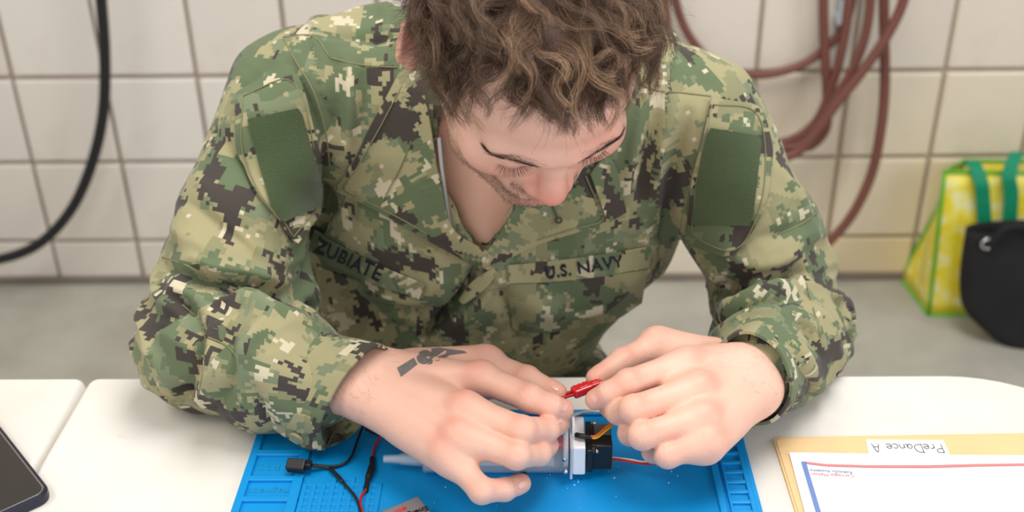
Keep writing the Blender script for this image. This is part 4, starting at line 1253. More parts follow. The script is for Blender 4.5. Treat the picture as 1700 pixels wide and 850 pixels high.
CUFF_R = PT(590, 657, .060); CUFF_L = PT(1243, 634, .066)
AX_R = unit(HR['wrist'] - EL_R + np.array((.03, -.055, -.006))); AX_L = unit(HL['wrist'] - EL_L + np.array((-.02, -.02, 0)))
lean = math.radians(14)
LA = np.array(((1, 0, 0), (0, math.cos(lean), -math.sin(lean)), (0, math.sin(lean), math.cos(lean))))
SEG = {1: (SH_R, EL_R), 2: (EL_R, CUFF_R), 3: (SH_L, EL_L), 4: (EL_L, CUFF_L)}
def jacket_field(hole):
    F = Field((-.47, .72, TZ - .34), (.47, 1.34, TZ + .40), .0028)
    F.ell((-.012, 1.095, TZ + .125), (.186, .122, .20), .03, rot=LA)
    F.ell((-.062, 1.085, TZ + .075), (.158, .110, .17), .03, rot=LA)
    F.ell((-.075, 1.140, TZ - .03), (.168, .125, .17), .05, rot=LA)
    F.ell((-.085, 1.205, TZ - .20), (.150, .135, .15), .05)
    F.chain([SH_R + np.array((.045, .055, -.07)), np.array((-.165, 1.150, TZ - .10)), np.array((-.150, 1.19, TZ - .30))], [.085, .098, .105], .04)
    # yoke from neck to shoulders
    for s_, sh in ((-1, SH_R), (1, SH_L)):
        F.cone(NECK_B + np.array((s_ * .045, .020, -.012 + (.014 if s_ < 0 else 0))), sh + np.array((-s_ * .035, .004, .008)), .060 if s_ < 0 else .056, .067, .045)
    F.cone(SH_R + (.05, .02, -.01), SH_L + (-.05, .02, -.01), .070, .070, .04)
    S = Field((-.47, .72, TZ - .34), (.47, 1.34, TZ + .40), .0028)
    S.chain([SH_R, SH_R * .5 + EL_R * .5 + np.array((-.008, 0, .004)), EL_R + np.array((.0, .0, .012))], [.067, .064, .058], .012)
    S.chain([EL_R + np.array((.0, .0, .010)), EL_R * .5 + CUFF_R * .5 + np.array((0, .004, .006)), CUFF_R - AX_R * .050], [.058, .058, .044], .016)
    S.cone(PY(448, 462, .965), PY(480, 500, .955), .052, .034, .02)
    S.chain([SH_L, SH_L * .5 + EL_L * .5 + np.array((.008, 0, .004)), EL_L + np.array((.0, .0, .008))], [.066, .066, .062], .012)
    S.chain([EL_L + np.array((.0, .0, .008)), EL_L * .5 + CUFF_L * .5 + np.array((0, .0, .010)), CUFF_L - AX_L * .045], [.062, .060, .046], .016)
    k = .016; hh = np.maximum(k - np.abs(F.f - S.f), 0) / k
    F.f = np.minimum(F.f, S.f) - hh * hh * k * .25
    if hole:
        P0, P1, P2 = PY(799, 422, .972), PY(802, 352, .985), PY(806, 262, 1.01)
        for dy in (-.03, 0, .025):
            d = np.array((0, dy, -dy * .25))
            F.chain([P0 + d, P1 + d, P2 + d, NECK_B + np.array((.002, -.02, .015)) + d * .5, NECK_B + np.array((.0, .0, .10))], [.0060, .0235, .050, .064, .075], .006, 'sub')
    # the sleeves rest on the table top
    ys = F.lo[1] + F.h * np.arange(F.n[1]); zs = F.lo[2] + F.h * np.arange(F.n[2])
    m = ys < FAR + .004
    xs = F.lo[0] + F.h * np.arange(F.n[0]); fl = np.where(xs > mx0 - .006, TZ + .0064, TZ + .0012)
    F.f[:, m, :] = np.maximum(F.f[:, m, :], fl[:, None, None] - zs[None, None, :])
    return F
def fold_px(V, N, bvh, folds):
    D = np.zeros(len(V))
    for px, amp, wd in folds:
        pts = []
        C = catmull([(x, y, 0) for x, y in px], 5)
        for x, y, _ in C:
            p, _n = shoot(bvh, x, y)
            if p is not None: pts.append(p)
        if len(pts) < 3: continue
        pts = np.array(pts); best = np.full(len(V), 9.0); tt = np.zeros(len(V))
        lo, hi = pts.min(0) - 3 * wd, pts.max(0) + 3 * wd
        sel = np.where(((V > lo) & (V < hi)).all(1))[0]
        if len(sel) == 0: continue
        b = np.full(len(sel), 9.0); t_ = np.zeros(len(sel))
        for i in range(len(pts) - 1):
            if np.linalg.norm(pts[i + 1] - pts[i]) > .05: continue
            d, t = seg_dist(V[sel], pts[i], pts[i + 1]); m = d < b
            b[m] = d[m]; t_[m] = (i + t[m]) / (len(pts) - 1)
        D[sel] += amp * (.55 * np.exp(-(b / wd) ** 2) + .60 * np.exp(-b / (.55 * wd)) if amp < 0 else np.exp(-(b / wd) ** 2)) * np.sin(np.pi * np.clip(.12 + .76 * t_, 0, 1)) 
    return D
FOLDS = [
 # his right sleeve (left in the picture)
 ([(318, 462), (380, 470), (440, 486), (505, 505), (560, 532)], -.017, .0075),
 ([(300, 486), (380, 500), (450, 512), (540, 552)], .007, .009),
 ([(330, 446), (400, 452), (470, 470)], .006, .008),
 ([(345, 492), (420, 490), (480, 512)], -.006, .006),
 ([(262, 440), (300, 452), (340, 470)], -.005, .006),
 ([(250, 500), (300, 500), (338, 548), (333, 610), (300, 668)], -.007, .0075),
 ([(322, 505), (362, 555), (356, 620), (330, 672)], .006, .0075),
 ([(378, 555), (390, 620), (350, 690)], -.005, .007),
 ([(440, 530), (405, 580), (392, 640)], .006, .009),
 ([(290, 648), (320, 660), (345, 690), (372, 712)], -.010, .0065),
 ([(228, 555), (262, 600), (300, 690)], .004, .008),
 ([(232, 480), (268, 500), (300, 520)], .005, .008),
 ([(420, 640), (440, 690), (460, 722)], -.004, .007),
 ([(300, 330), (345, 360), (400, 400)], -.004, .010), ([(285, 380), (340, 410), (420, 440)], .004, .010),
 ([(350, 215), (400, 262), (430, 330)], -.005, .010), ([(372, 190), (398, 150), (440, 110)], -.003, .008),
 ([(540, 270), (545, 330), (520, 400), (508, 470)], -.010, .008),
 ([(478, 100), (510, 160), (535, 230), (545, 300)], -.004, .006),
 # his left sleeve
 ([(1128, 476), (1190, 482), (1250, 474), (1330, 452)], -.015, .0075),
 ([(1140, 505), (1210, 505), (1280, 482), (1360, 470)], .007, .009),
 ([(1165, 545), (1210, 520), (1270, 500), (1330, 492)], -.007, .007),
 ([(1190, 548), (1240, 528), (1300, 520), (1352, 540)], .006, .009),
 ([(1290, 510), (1340, 545), (1370, 590)], -.006, .0075),
 ([(1340, 500), (1378, 540), (1392, 600)], .005, .008),
 ([(1300, 560), (1340, 600), (1360, 650)], .004, .008),
 ([(1318, 610), (1345, 640), (1350, 668)], -.007, .007),
 ([(1210, 425), (1260, 440), (1320, 420)], .005, .009), ([(1230, 400), (1290, 390), (1350, 360)], -.004, .009),
 ([(1290, 280), (1330, 330), (1350, 380)], .004, .009),
 ([(1142, 190), (1120, 280), (1105, 360), (1098, 430)], -.007, .007),
 ([(1118, 170), (1095, 260), (1080, 340)], .005, .008), ([(1096, 165), (1075, 250), (1060, 330)], -.005, .007),
 ([(1070, 170), (1052, 250), (1040, 310)], .004, .007),
 # trunk
 ([(556, 110), (560, 190), (548, 270)], -.004, .008), ([(580, 120), (582, 200), (570, 290)], .004, .009), ([(604, 110), (605, 170), (590, 240)], -.003, .008),
 ([(640, 500), (690, 520), (760, 520)], -.006, .010), ([(560, 470), (640, 540), (700, 560)], -.005, .012), ([(600, 480), (680, 500), (730, 470)], .004, .010),
 ([(880, 500), (930, 520), (1000, 500), (1050, 460)], .006, .012), ([(880, 560), (940, 550), (1010, 520)], -.006, .010),
 ([(820, 470), (850, 520), (860, 580)], -.005, .009), ([(792, 442), (772, 490), (738, 526), (700, 566)], -.016, .006), ([(830, 450), (800, 500), (760, 540)], .005, .008), ([(720, 60), (640, 60), (560, 80)], -.003, .010),
 ([(560, 30), (620, 20), (680, 30)], .005, .012), ([(540, 60), (600, 58), (660, 70)], -.004, .009),
]
def finish_jacket(V, Q, bvh):
    N = vnormals(V, Q); D = np.zeros(len(V))
    # distances to the sleeve axes
    lab = np.zeros(len(V), int); best = np.full(len(V), 9.0); T = np.zeros(len(V))
    for k, (a, b) in SEG.items():
        d, t = seg_dist(V, a, b); d = d - .066
        m = (d < best) & (d < .014); 
        best = np.where(m, d, best); lab = np.where(m, k, lab); T = np.where(m, t, T)
    # loose sleeve creases: stretched ridged noise across each sleeve, strongest near the elbow
    for k, (a, b) in SEG.items():
        m = lab == k
        ax = unit(b - a); s = (V[m] - a) @ ax; L = np.linalg.norm(b - a); t = s / L
        rel = V[m] - a - s[:, None] * ax
        e1 = unit(np.cross(ax, (0, 0.3, 1.0))); e2 = np.cross(ax, e1)
        th_ = np.arctan2(rel @ e2, rel @ e1)
        near = smooth01((t - .35) / .5) if k in (1, 3) else smooth01((.8 - t) / .6)
        c, sn = np.cos(th_), np.sin(th_)
        P = np.stack([s / .030 + 1.1 * c + .5 * sn, c * 1.3 + k * 7.7, sn * 1.3 + k * 3.1], 1)
        r = ridged(P) ** 2
        P3 = np.stack([s / .016 + 1.6 * c - .9 * sn, c * 1.7 + k * 2.7, sn * 1.7 + 4], 1)
        D[m] += (.0008 + .0030 * near) * (ridged(P3) ** 2 - .4)
        P2 = np.stack([s / .055 + .8 * sn, c * 1.1 + k * 5.3, sn * 1.1], 1)
        D[m] += near * .0090 * (r - .35) + .0060 * (vnoise(P2) - .5) * 2 * (1 - .4 * near)
    m = lab == 0
    P = V[m] * np.array((22, 20, 13)) + vnoise(V[m] * 9)[:, None] * 1.3
    D[m] += .0060 * (ridged(P) ** 2 - .4)
    D += 1.75 * fold_px(V, N, bvh, FOLDS)
    keep = smooth01((V[:, 2] - TZ - .001) / .012) 
    D = np.where(V[:, 1] < FAR + .01, D * keep, D)
    V = V + N * D[:, None]
    V = relax(V, Q, 1, .3)
    low = (V[:, 1] < FAR + .004) & (V[:, 2] < TZ + .001)
    V[low, 2] = TZ + .001
    low = (V[:, 1] < FAR + .004) & (V[:, 0] > mx0 - .006) & (V[:, 2] < TZ + .0064)
    V[low, 2] = TZ + .0064
    return V, lab
Fs = jacket_field(False); sV, sQ = Fs.nets(); sV = relax(sV, sQ, 2)
bvh_solid0 = bvh_of(sV, sQ)
sV2, _ = finish_jacket(sV, sQ, bvh_solid0)
bvh_solid = bvh_of(sV2, sQ)
Fj = jacket_field(True); jV, jQ = Fj.nets(); jV = relax(jV, jQ, 2)
jV, jlab = finish_jacket(jV, jQ, bvh_solid0)
bvh_j = bvh_of(jV, jQ)
def jacket_uv(V, Q, lab):
    N = vnormals(V, Q); fl = lab[Q[:, 0]]; fn = N[Q].mean(1)
    UV = np.zeros((len(Q), 4, 2)); P = V[Q]
    for k in range(5):
        m = fl == k
        if k == 0:
            spine = unit(LA @ np.array((0, 0, 1.0))); fwd_ = np.cross(spine, (1.0, 0, 0))
            rel = P[m] - np.array((-.03, 1.12, TZ))
            u0, v0, w0 = rel[..., 0], rel @ spine, rel @ fwd_
            ns, nx_ = np.abs(fn[m] @ spine)[:, None], np.abs(fn[m][:, 0])[:, None]
            top = ns > .70; sd = (nx_ > .72) & ~top
            u = np.where(top, u0 + 2.0, np.where(sd, w0 + 4.0, u0)); v = np.where(top, w0 + .7, np.where(sd, v0 + .2, v0))
        else:
            a, b = SEG[k]; ax = unit(b - a); rel = P[m] - a; v = rel @ ax
            e1 = unit(np.cross(ax, np.cross(ax, CAM - (a + b) / 2)))       # seam faces away from the front
            e2 = np.cross(ax, e1)
            th_ = np.arctan2(rel @ e2, -(rel @ e1))
            th0 = th_[:, :1]; th_ = th0 + (th_ - th0 + np.pi) % (2 * np.pi) - np.pi
            cap = (np.abs(fn[m] @ ax) > .74)[:, None]
            u = np.where(cap, rel @ e1 + k * .9, th_ * .062 + k * .6); v = np.where(cap, rel @ e2, -v + k * .37)
        UV[m, :, 0] = u; UV[m, :, 1] = v
    return UV
jme = mesh_np('jacket', jV, jQ)
uvl = jme.uv_layers.new(name='UVMap'); uvl.data.foreach_set('uv', jacket_uv(jV, jQ, jlab).astype(np.float32).ravel())
jacket = link('jacket', jme, M_CAMO, man)
print('jacket verts', len(jV))

# ------------------------------------------------------------------ sewn-on pieces that follow the cloth
def smooth_open(bm, V, it):
    """relax a patch: inner points by their neighbours, rim points along the rim"""
    nb = [[e.other_vert(v).index for e in v.link_edges] for v in bm.verts]
    bd = [any(e.is_boundary for e in v.link_edges) for v in bm.verts]
    nbb = [[e.other_vert(v).index for e in v.link_edges if e.is_boundary] for v in bm.verts]
    pin = [False] * len(V)
    for i, v in enumerate(bm.verts):
        if bd[i] and len(nbb[i]) == 2:
            a, b = (unit(np.array(bm.verts[q].co) - np.array(v.co)) for q in nbb[i]); pin[i] = a @ b > -.80
    for _ in range(it):
        W = V.copy()
        for i in range(len(V)):
            if pin[i]: continue
            l = nbb[i] if bd[i] else nb[i]
            if len(l) >= 2: W[i] = .5 * V[i] + .5 * V[l].mean(0)
        V = W
    return V
def patch(name, poly, m, parent, lift=.0012, th=.0016, step=7.0, bvh=None, it=3, liftfn=None, uv_ang=0.0, uv_off=(0, 0), curve=0, pxm=1760.0, robust=False):
    bvh = bvh or bvh_j
    pts = [np.array(p, float) for p in poly]
    ring = []
    for i in range(len(pts)):
        a, b = pts[i], pts[(i + 1) % len(pts)]; n = max(1, int(np.linalg.norm(b - a) / step))
        ring += [a + (b - a) * k / n for k in range(n)]
    bm = bmesh.new()
    f = bm.faces.new([bm.verts.new((p[0], p[1], 0)) for p in ring])
    bmesh.ops.triangulate(bm, faces=[f], quad_method='BEAUTY', ngon_method='BEAUTY')
    for _ in range(6):
        es = [e for e in bm.edges if e.calc_length() > step * 1.5]
        if not es: break
        bmesh.ops.subdivide_edges(bm, edges=es, cuts=1)
        bmesh.ops.triangulate(bm, faces=[f for f in bm.faces if len(f.verts) > 3])
        bmesh.ops.beautify_fill(bm, faces=bm.faces, edges=bm.edges)
    bm.verts.index_update(); bm.verts.ensure_lookup_table()
    P2 = np.array([v.co[:2] for v in bm.verts]); n = len(P2)
    V = np.zeros((n, 3)); N = np.zeros((n, 3)); ok = np.zeros(n, bool)
    for i, (x, y) in enumerate(P2):
        p, nn = shoot(bvh, x, y)
        if p is not None: V[i], N[i], ok[i] = p, (nn if nn @ ray(x, y) < 0 else -nn), True
    if robust:
        dep = np.array([(V[i] - CAM) @ _D for i in range(n)]); q = (P2 - P2.mean(0)) / 60.0
        A = np.c_[np.ones(n), q, q[:, :1] ** 2, q[:, :1] * q[:, 1:]]; sel = ok.copy()
        for _ in range(6):
            c_, *_r = np.linalg.lstsq(A[sel], dep[sel], rcond=None); res = dep - A @ c_
            sel = ok & (res > -max(.006, 1.5 * np.median(np.abs(res[sel]))))
        bad = ok & (res < -.010)
        gi = np.where(sel)[0]
        for i in np.where(bad)[0]:
            V[i] = CAM + ray(*P2[i]) * (A[i] @ c_); N[i] = N[gi[np.argmin(((P2[gi] - P2[i]) ** 2).sum(1))]]
    if not ok.all():
        good = np.where(ok)[0]
        for i in np.where(~ok)[0]:
            j = good[np.argmin(((P2[good] - P2[i]) ** 2).sum(1))]
            t = (V[j] - CAM) @ unit(ray(*P2[j])); V[i] = CAM + unit(ray(*P2[i])) * t; N[i] = N[j]
    V = smooth_open(bm, V, it); N = smooth_open(bm, N, 6); N /= np.linalg.norm(N, axis=1)[:, None]
    L = np.full(n, lift) if liftfn is None else np.array([liftfn(x, y) for x, y in P2])
    top = V + N * (L + th)[:, None]; bot = V + N * (L - .0004)[:, None]
    faces = [[v.index for v in f.verts] for f in bm.faces]
    # orientation: toward the camera
    a, b, c = top[faces[0]]
    flip = np.cross(b - a, c - a) @ N[faces[0][0]] < 0
    if flip: faces = [f[::-1] for f in faces]
    cnt = {}
    for f in faces:
        for i in range(3):
            cnt[(f[i], f[(i + 1) % 3])] = 1
    rim = [e for e in cnt if (e[1], e[0]) not in cnt]
    F = [tuple(f) for f in faces] + [tuple(n + i for i in f[::-1]) for f in faces] + [(b, a, n + a, n + b) for a, b in rim]
    ca, sa = math.cos(uv_ang), math.sin(uv_ang)
    U = np.stack([(P2[:, 0] * ca - P2[:, 1] * sa) / pxm + uv_off[0], (P2[:, 0] * sa + P2[:, 1] * ca) / pxm * 1.08 + uv_off[1]], 1)
    me = mesh(name, np.concatenate([top, bot]), F)
    ul = me.uv_layers.new(name='UVMap')
    for lp in me.loops: ul.data[lp.index].uv = U[lp.vertex_index % n]
    bm.free()
    o = link(name, me, m, parent)
    o.data.set_sharp_from_angle(angle=math.radians(50))
    o['_rim'] = 0; del o['_rim']
    return o, (P2, top, N)
def stitch(px, parent, off=.0014, r=.0006, bvh=None, m=None, name='seam'):
    C = catmull([(x, y, 0) for x, y in px], 6) if len(px) > 2 else np.linspace((*px[0], 0), (*px[1], 0), 14)
    P = []
    for x, y, _ in C:
        p, nn = shoot(bvh or bvh_j, x, y)
        if p is None: continue
        if nn @ ray(x, y) > 0: nn = -nn
        if P and np.linalg.norm(p - P[-1]) > .04: break
        P.append(p + nn * off)
    if len(P) < 3: return
    P = np.array(P); P[1:-1] = (P[:-2] + P[1:-1] * 2 + P[2:]) / 4
    V, F = tube_geo(P, r, 5)
    return link(name, mesh(name, V, F), m or M_THREAD, parent)
def mapper(data):
    """place a 2-D pixel point on a finished patch by its nearest three points"""
    P2, top, N = data
    def f(x, y, up):
        d = ((P2 - (x, y)) ** 2).sum(1); j = np.argsort(d)[:4]; w_ = 1 / (d[j] + 1.0); w_ /= w_.sum()
        # first-order fit over the nearest points keeps lettering even
        jj = np.argsort(d)[:9]; A = np.c_[np.ones(len(jj)), P2[jj] - (x, y)]
        c, *_ = np.linalg.lstsq(A, top[jj], rcond=None)
        nn = unit((N[j] * w_[:, None]).sum(0)); return c[0] + nn * up
    return f
# shoulder pockets with loop-pile patches
pk, dpk = patch('shoulder_pocket', [(397, 158), (404, 151), (491, 129), (496, 133), (534, 292), (534, 338), (487, 404), (476, 398), (459, 362), (430, 332), (424, 318), (397, 246)], M_CAMO_B, jacket, .004, .0022, uv_ang=.25, it=6)
bv = bvh_of(*(lambda me: (np.array([v.co for v in me.vertices]), np.array([list(p.vertices)[:4] if len(p.vertices) == 4 else list(p.vertices) + [p.vertices[0]] for p in me.polygons])))(pk.data))
patch('loop_patch', [(412, 199), (494, 180), (500, 186), (533, 318), (528, 340), (470, 368), (463, 364), (449, 342)], M_VELCRO, jacket, .0010, .0020, bvh=bv, it=3)
stitch([(404, 160), (402, 246), (432, 322), (465, 360), (486, 394)], jacket, .0008, .0006, bv)
stitch([(404, 160), (490, 137), (528, 292), (528, 338), (486, 394)], jacket, .0008, .0006, bv)
pk, dpk = patch('shoulder_pocket', [(1178, 167), (1250, 176), (1259, 184), (1277, 252), (1268, 346), (1222, 424), (1214, 426), (1143, 398), (1150, 300)], M_CAMO_B, jacket, .004, .0022, uv_ang=-.08, uv_off=(.4, .2), it=6)
bv2 = bvh_of(*(lambda me: (np.array([v.co for v in me.vertices]), np.array([list(p.vertices)[:4] if len(p.vertices) == 4 else list(p.vertices) + [p.vertices[0]] for p in me.polygons])))(pk.data))
patch('loop_patch', [(1180, 212), (1256, 226), (1261, 234), (1249, 366), (1243, 374), (1156, 372), (1149, 366), (1172, 220)], M_VELCRO, jacket, .0010, .0020, bvh=bv2, it=3)
stitch([(1182, 174), (1252, 184), (1270, 254), (1261, 345), (1220, 416), (1150, 392)], jacket, .0008, .0006, bv2)
stitch([(1148, 392), (1157, 300), (1182, 174)], jacket, .0008, .0006, bv2)
# chest pockets, then the tapes above them
patch('chest_pocket', [(527, 440), (560, 452), (600, 468), (696, 499), (690, 560), (655, 596), (560, 566), (534, 520)], M_CAMO_B, jacket, .0012, .0016, uv_ang=.3, uv_off=(.8, .1), it=4, robust=True)
patch('chest_pocket', [(845, 470), (900, 468), (960, 462), (1072, 446), (1063, 500), (1020, 530), (905, 553), (848, 543)], M_CAMO_B, jacket, .0012, .0016, uv_ang=-.1, uv_off=(.3, .7), it=4)
def tape(name, top_px, bot_px, words, cx, cy, ang, width, hgt, shear=0.0, uv=(0, 0)):
    poly = list(top_px) + list(bot_px)[::-1]
    o, data = patch(name, poly, M_TAPE, jacket, .0030, .0012, step=6.0, it=5, uv_ang=ang, uv_off=uv, robust=True)
    f = mapper(data); V, F, ext = text_geo(words, 1.0, .022, shear, spacing=1.08)
    bm = bmesh.new()
    vs = [bm.verts.new((x, y, 0)) for x, y in V]
    for t in F:
        try: bm.faces.new([vs[i] for i in t])
        except ValueError: pass
    for _ in range(3):
        es = [e for e in bm.edges if e.calc_length() > ext[0] / 40]
        if not es: break
        bmesh.ops.subdivide_edges(bm, edges=es, cuts=1); bmesh.ops.triangulate(bm, faces=[q for q in bm.faces if len(q.verts) > 3])
    ca, sa = math.cos(ang), math.sin(ang)
    W_ = []
    for v in bm.verts:
        x, y = v.co.x / ext[0] * width, -v.co.y / ext[1] * hgt
        W_.append(f(cx + x * ca - y * sa, cy + x * sa + y * ca, .0007))
    for v, p in zip(bm.verts, W_): v.co = p
    bm.normal_update()
    F2 = [tuple(v.index for v in q.verts) for q in bm.faces]; bm.verts.index_update()
    V2 = np.array([v.co for v in bm.verts]); bm.free()
    me = o.data; b2 = bmesh.new(); b2.from_mesh(me)
    me.materials.append(M_EMB)
    vs = [b2.verts.new(p) for p in V2]
    for t in F2:
        a, b_, c = (V2[i] for i in t)
        if np.cross(b_ - a, c - a) @ (CAM - a) < 0: t = t[::-1]
        try: b2.faces.new([vs[i] for i in t]).material_index = 1
        except ValueError: pass
    b2.to_mesh(me); b2.free()
    return o
tape('name_tape', [(522, 378), (560, 402), (610, 428), (660, 450), (709, 470)], [(516, 412), (548, 434), (600, 458), (650, 478), (698, 494)], 'ZUBIATE', 583, 428, math.radians(24), 118, 27, uv=(.1, .3))
tape('name_tape', [(842, 438), (900, 432), (960, 425), (1020, 416), (1076, 406)], [(844, 467), (900, 465), (960, 459), (1020, 451), (1074, 441)], 'U.S. NAVY', 967, 439, math.radians(-8.5), 128, 25, uv=(.5, .9))
# collar leaves, rolled away from the chest along their inner edge
def near_line(a, b):
    a, b = np.array(a, float), np.array(b, float)
    def f(x, y):
        p = np.array((x, y)); t = np.clip((p - a) @ (b - a) / ((b - a) @ (b - a)), 0, 1); return np.linalg.norm(p - a - t * (b - a))
    return f
dl = near_line((712, 150), (752, 372))
patch('collar', [(676, 100), (640, 165), (600, 238), (561, 304), (563, 311), (627, 346), (690, 381), (745, 412), (786, 434), (806, 430), (808, 414), (772, 391), (748, 366), (738, 310), (729, 250), (719, 195), (706, 140), (694, 108)], M_CAMO_C, jacket,
      th=.0022, bvh=bvh_solid, it=6, liftfn=lambda x, y: .0035 + .007 * math.exp(-(dl(x, y) / 35) ** 2), uv_ang=.5)
dl2 = near_line((852, 345), (990, 150))
patch('collar', [(806, 438), (800, 424), (818, 402), (838, 370), (856, 338), (890, 290), (950, 210), (1000, 140), (1030, 120), (1034, 150), (1016, 215), (992, 262), (975, 284), (990, 325), (1004, 362), (960, 380), (893, 400), (845, 424)], M_CAMO_C, jacket,
      th=.0022, bvh=bvh_solid, it=6, liftfn=lambda x, y: .0035 + .006 * math.exp(-(dl2(x, y) / 35) ** 2), uv_ang=-.4, uv_off=(.5, .5))
patch('collar_flap', [(975, 284), (1000, 250), (1020, 268), (1028, 300), (1033, 345), (1003, 362)], M_CAMO_B, jacket, .0075, .0018, bvh=bvh_solid, it=5, uv_ang=-.2, uv_off=(.2, .4))
patch('undershirt_edge', [(731, 228), (736, 226), (742, 290), (747, 345), (752, 374), (747, 370), (741, 325), (735, 270)], plain('grey_knit', srgb(166, 168, 168), .9, var=.12, scale=400, bump=.5), jacket, .0060, .003, bvh=bvh_solid, it=3)
for px in ([(683, 118), (648, 182), (608, 250), (571, 304), (630, 338), (694, 372), (780, 426)], [(640, 335), (672, 270), (702, 190)]):
    stitch(px, jacket, .0072, .0006, bvh_solid)
for px in ([(890, 392), (950, 374), (996, 358), (984, 325), (968, 288)],):
    stitch(px, jacket, .0072, .0006, bvh_solid)
stitch([(915, 334), (921, 346), (926, 357)], jacket, .0075, .0009, bvh_solid, plain('olive_cord', srgb(70, 84, 58), .8), 'button_loop')
p, nn = shoot(bvh_solid, 927, 359)
if p is not None:
    bm = bmesh.new(); nn = unit(nn); u_ = unit(np.cross(nn, (1, 0, 0))); v_ = np.cross(nn, u_)
    for k in range(14):
        a0, a1 = 2 * math.pi * k / 14, 2 * math.pi * (k + 1) / 14
        q_ = p + nn * .0078
        bm_cyl(bm, q_ + .0030 * (u_ * math.cos(a0) + v_ * math.sin(a0)), q_ + .0030 * (u_ * math.cos(a1) + v_ * math.sin(a1)), .0009, n=6, caps=False)
    bm_done('eyelet', bm, plain('olive_thread', srgb(62, 74, 52), .8), jacket)
# front placket: overlapping edge below the collar
patch('front_placket', [(818, 442), (826, 450), (816, 470), (796, 490), (776, 506), (770, 500), (784, 478), (800, 456)], M_CAMO_B, jacket, .004, .0026, it=4, uv_ang=.8, uv_off=(.15, .6))
# seams
for px in ([(470, 62), (490, 100), (520, 150), (540, 215), (549, 300), (545, 345)], [(548, 96), (600, 108), (660, 112)], [(548, 96), (520, 60), (470, 62)],
           [(1180, 160), (1140, 155), (1090, 150), (1064, 140)], [(1176, 168), (1160, 250), (1140, 330), (1126, 400)],
           [(262, 425), (310, 440), (345, 462)], [(302, 506), (328, 528), (340, 556), (338, 610), (330, 655)], [(345, 560), (372, 572), (392, 590)],
           [(1290, 390), (1330, 372), (1356, 352)], [(1338, 470), (1352, 520), (1362, 560)]):
    stitch(px, jacket, .0003, .0008)
# ------------------------------------------------------------------ cuffs
def cuff(c, ax, e1, e2, back, rows, parent, uvo):
    """open-ended band with thickness; e1, e2 are the half-axes of its mouth"""
    n = 56; prof = []
    for t, s_ in rows: prof.append((t, s_))
    V = []; U = []
    for side, dr in ((0, 0.0), (1, -.0026)):
        seq = prof if side == 0 else prof[::-1]
        for t, s_ in seq:
            for k in range(n):
                a = 2 * math.pi * k / n
                wob = 1 + .02 * math.sin(3 * a + 1) + .012 * math.sin(7 * a + 2.6 * t)
                r1 = s_ * wob
                d = e1 * math.cos(a) * r1 + e2 * math.sin(a) * r1
                d = d + unit(d) * dr
                V.append(c + (back - c) * t + d); U.append((a * .045 + uvo, t * .066 + uvo))
    m = len(prof) * 2; F = []
    for i in range(m - 1):
        for k in range(n): F.append((i * n + k, i * n + (k + 1) % n, (i + 1) * n + (k + 1) % n, (i + 1) * n + k))
    for k in range(n): F.append(((m - 1) * n + k, (m - 1) * n + (k + 1) % n, (k + 1) % n, k))
    V = np.array(V); low = (V[:, 2] < TZ + .0065) & (V[:, 1] < FAR + .01)
    V[low, 2] = TZ + .0065
    me = mesh('cuff', V, F)
    ul = me.uv_layers.new(name='UVMap')
    for p in me.polygons:
        us = [U[me.loops[l].vertex_index] for l in p.loop_indices]
        mx = max(u[0] for u in us)
        for l, u in zip(p.loop_indices, us):
            ul.data[l].uv = (u[0] + (2 * math.pi * .045 if mx - u[0] > .15 else 0), u[1])
    bm = bmesh.new(); bm.from_mesh(me); bmesh.ops.recalc_face_normals(bm, faces=bm.faces); bm.to_mesh(me); bm.free()
    o = link('cuff', me, M_CAMO_B, parent); me.set_sharp_from_angle(angle=math.radians(45))
    return o, bvh_of(V, np.array(F))
P1, P2 = PT(632, 574, .104), PT(552, 742, .010)
e1 = (P1 - P2) / 2; cR = (P1 + P2) / 2
axR = unit(AX_R - unit(e1) * (AX_R @ unit(e1))); e2 = np.cross(axR, unit(e1)) * .037
_, bvc = cuff(cR, axR, e1, e2, PT(478, 626, .054), [(.0, 1.0), (.04, 1.02), (.45, .98), (.85, .95), (.96, .96), (1.0, .92), (1.06, .80)], jacket, 3.3)
for px in ([(622, 580), (590, 640), (545, 738)], [(500, 553), (470, 610), (446, 690)]):
    stitch(px, jacket, .0004, .0007, bvc)
bt = [(487, 688), (514, 691), (516, 712), (505, 728), (486, 712)]
patch('button_tab', [(440, 690), (470, 680), (520, 690), (545, 716), (540, 742), (512, 743), (486, 728), (452, 706)], M_CAMO_B, jacket, .001, .0018, bvh=bvc, it=4, uv_off=(.3, .3))
p, nn = shoot(bvc, 498, 722)
if p is not None:
    if nn @ ray(498, 722) > 0: nn = -nn
    bm = bmesh.new(); bm_cyl(bm, p + nn * .003, p + nn * .0058, .0078, .0070, n=20)
    bm_done('button', bm, plain('khaki_button', srgb(150, 146, 112), .5), jacket)
P1, P2 = PT(1196, 570, .108), PT(1268, 700, .016)
ax = AX_L; up_ = unit(np.array((0, 0, 1.0)) - ax * ax[2]); la = np.cross(ax, up_)
_, bvl = cuff(CUFF_L + np.array((.0, .0, .002)), ax, up_ * .0425 + la * .002, la * .0375, CUFF_L - AX_L * .066, [(.0, 1.0), (.04, 1.02), (.45, 1.06), (.85, 1.13), (.96, 1.16), (1.0, 1.09), (1.06, .92)], jacket, 6.1)
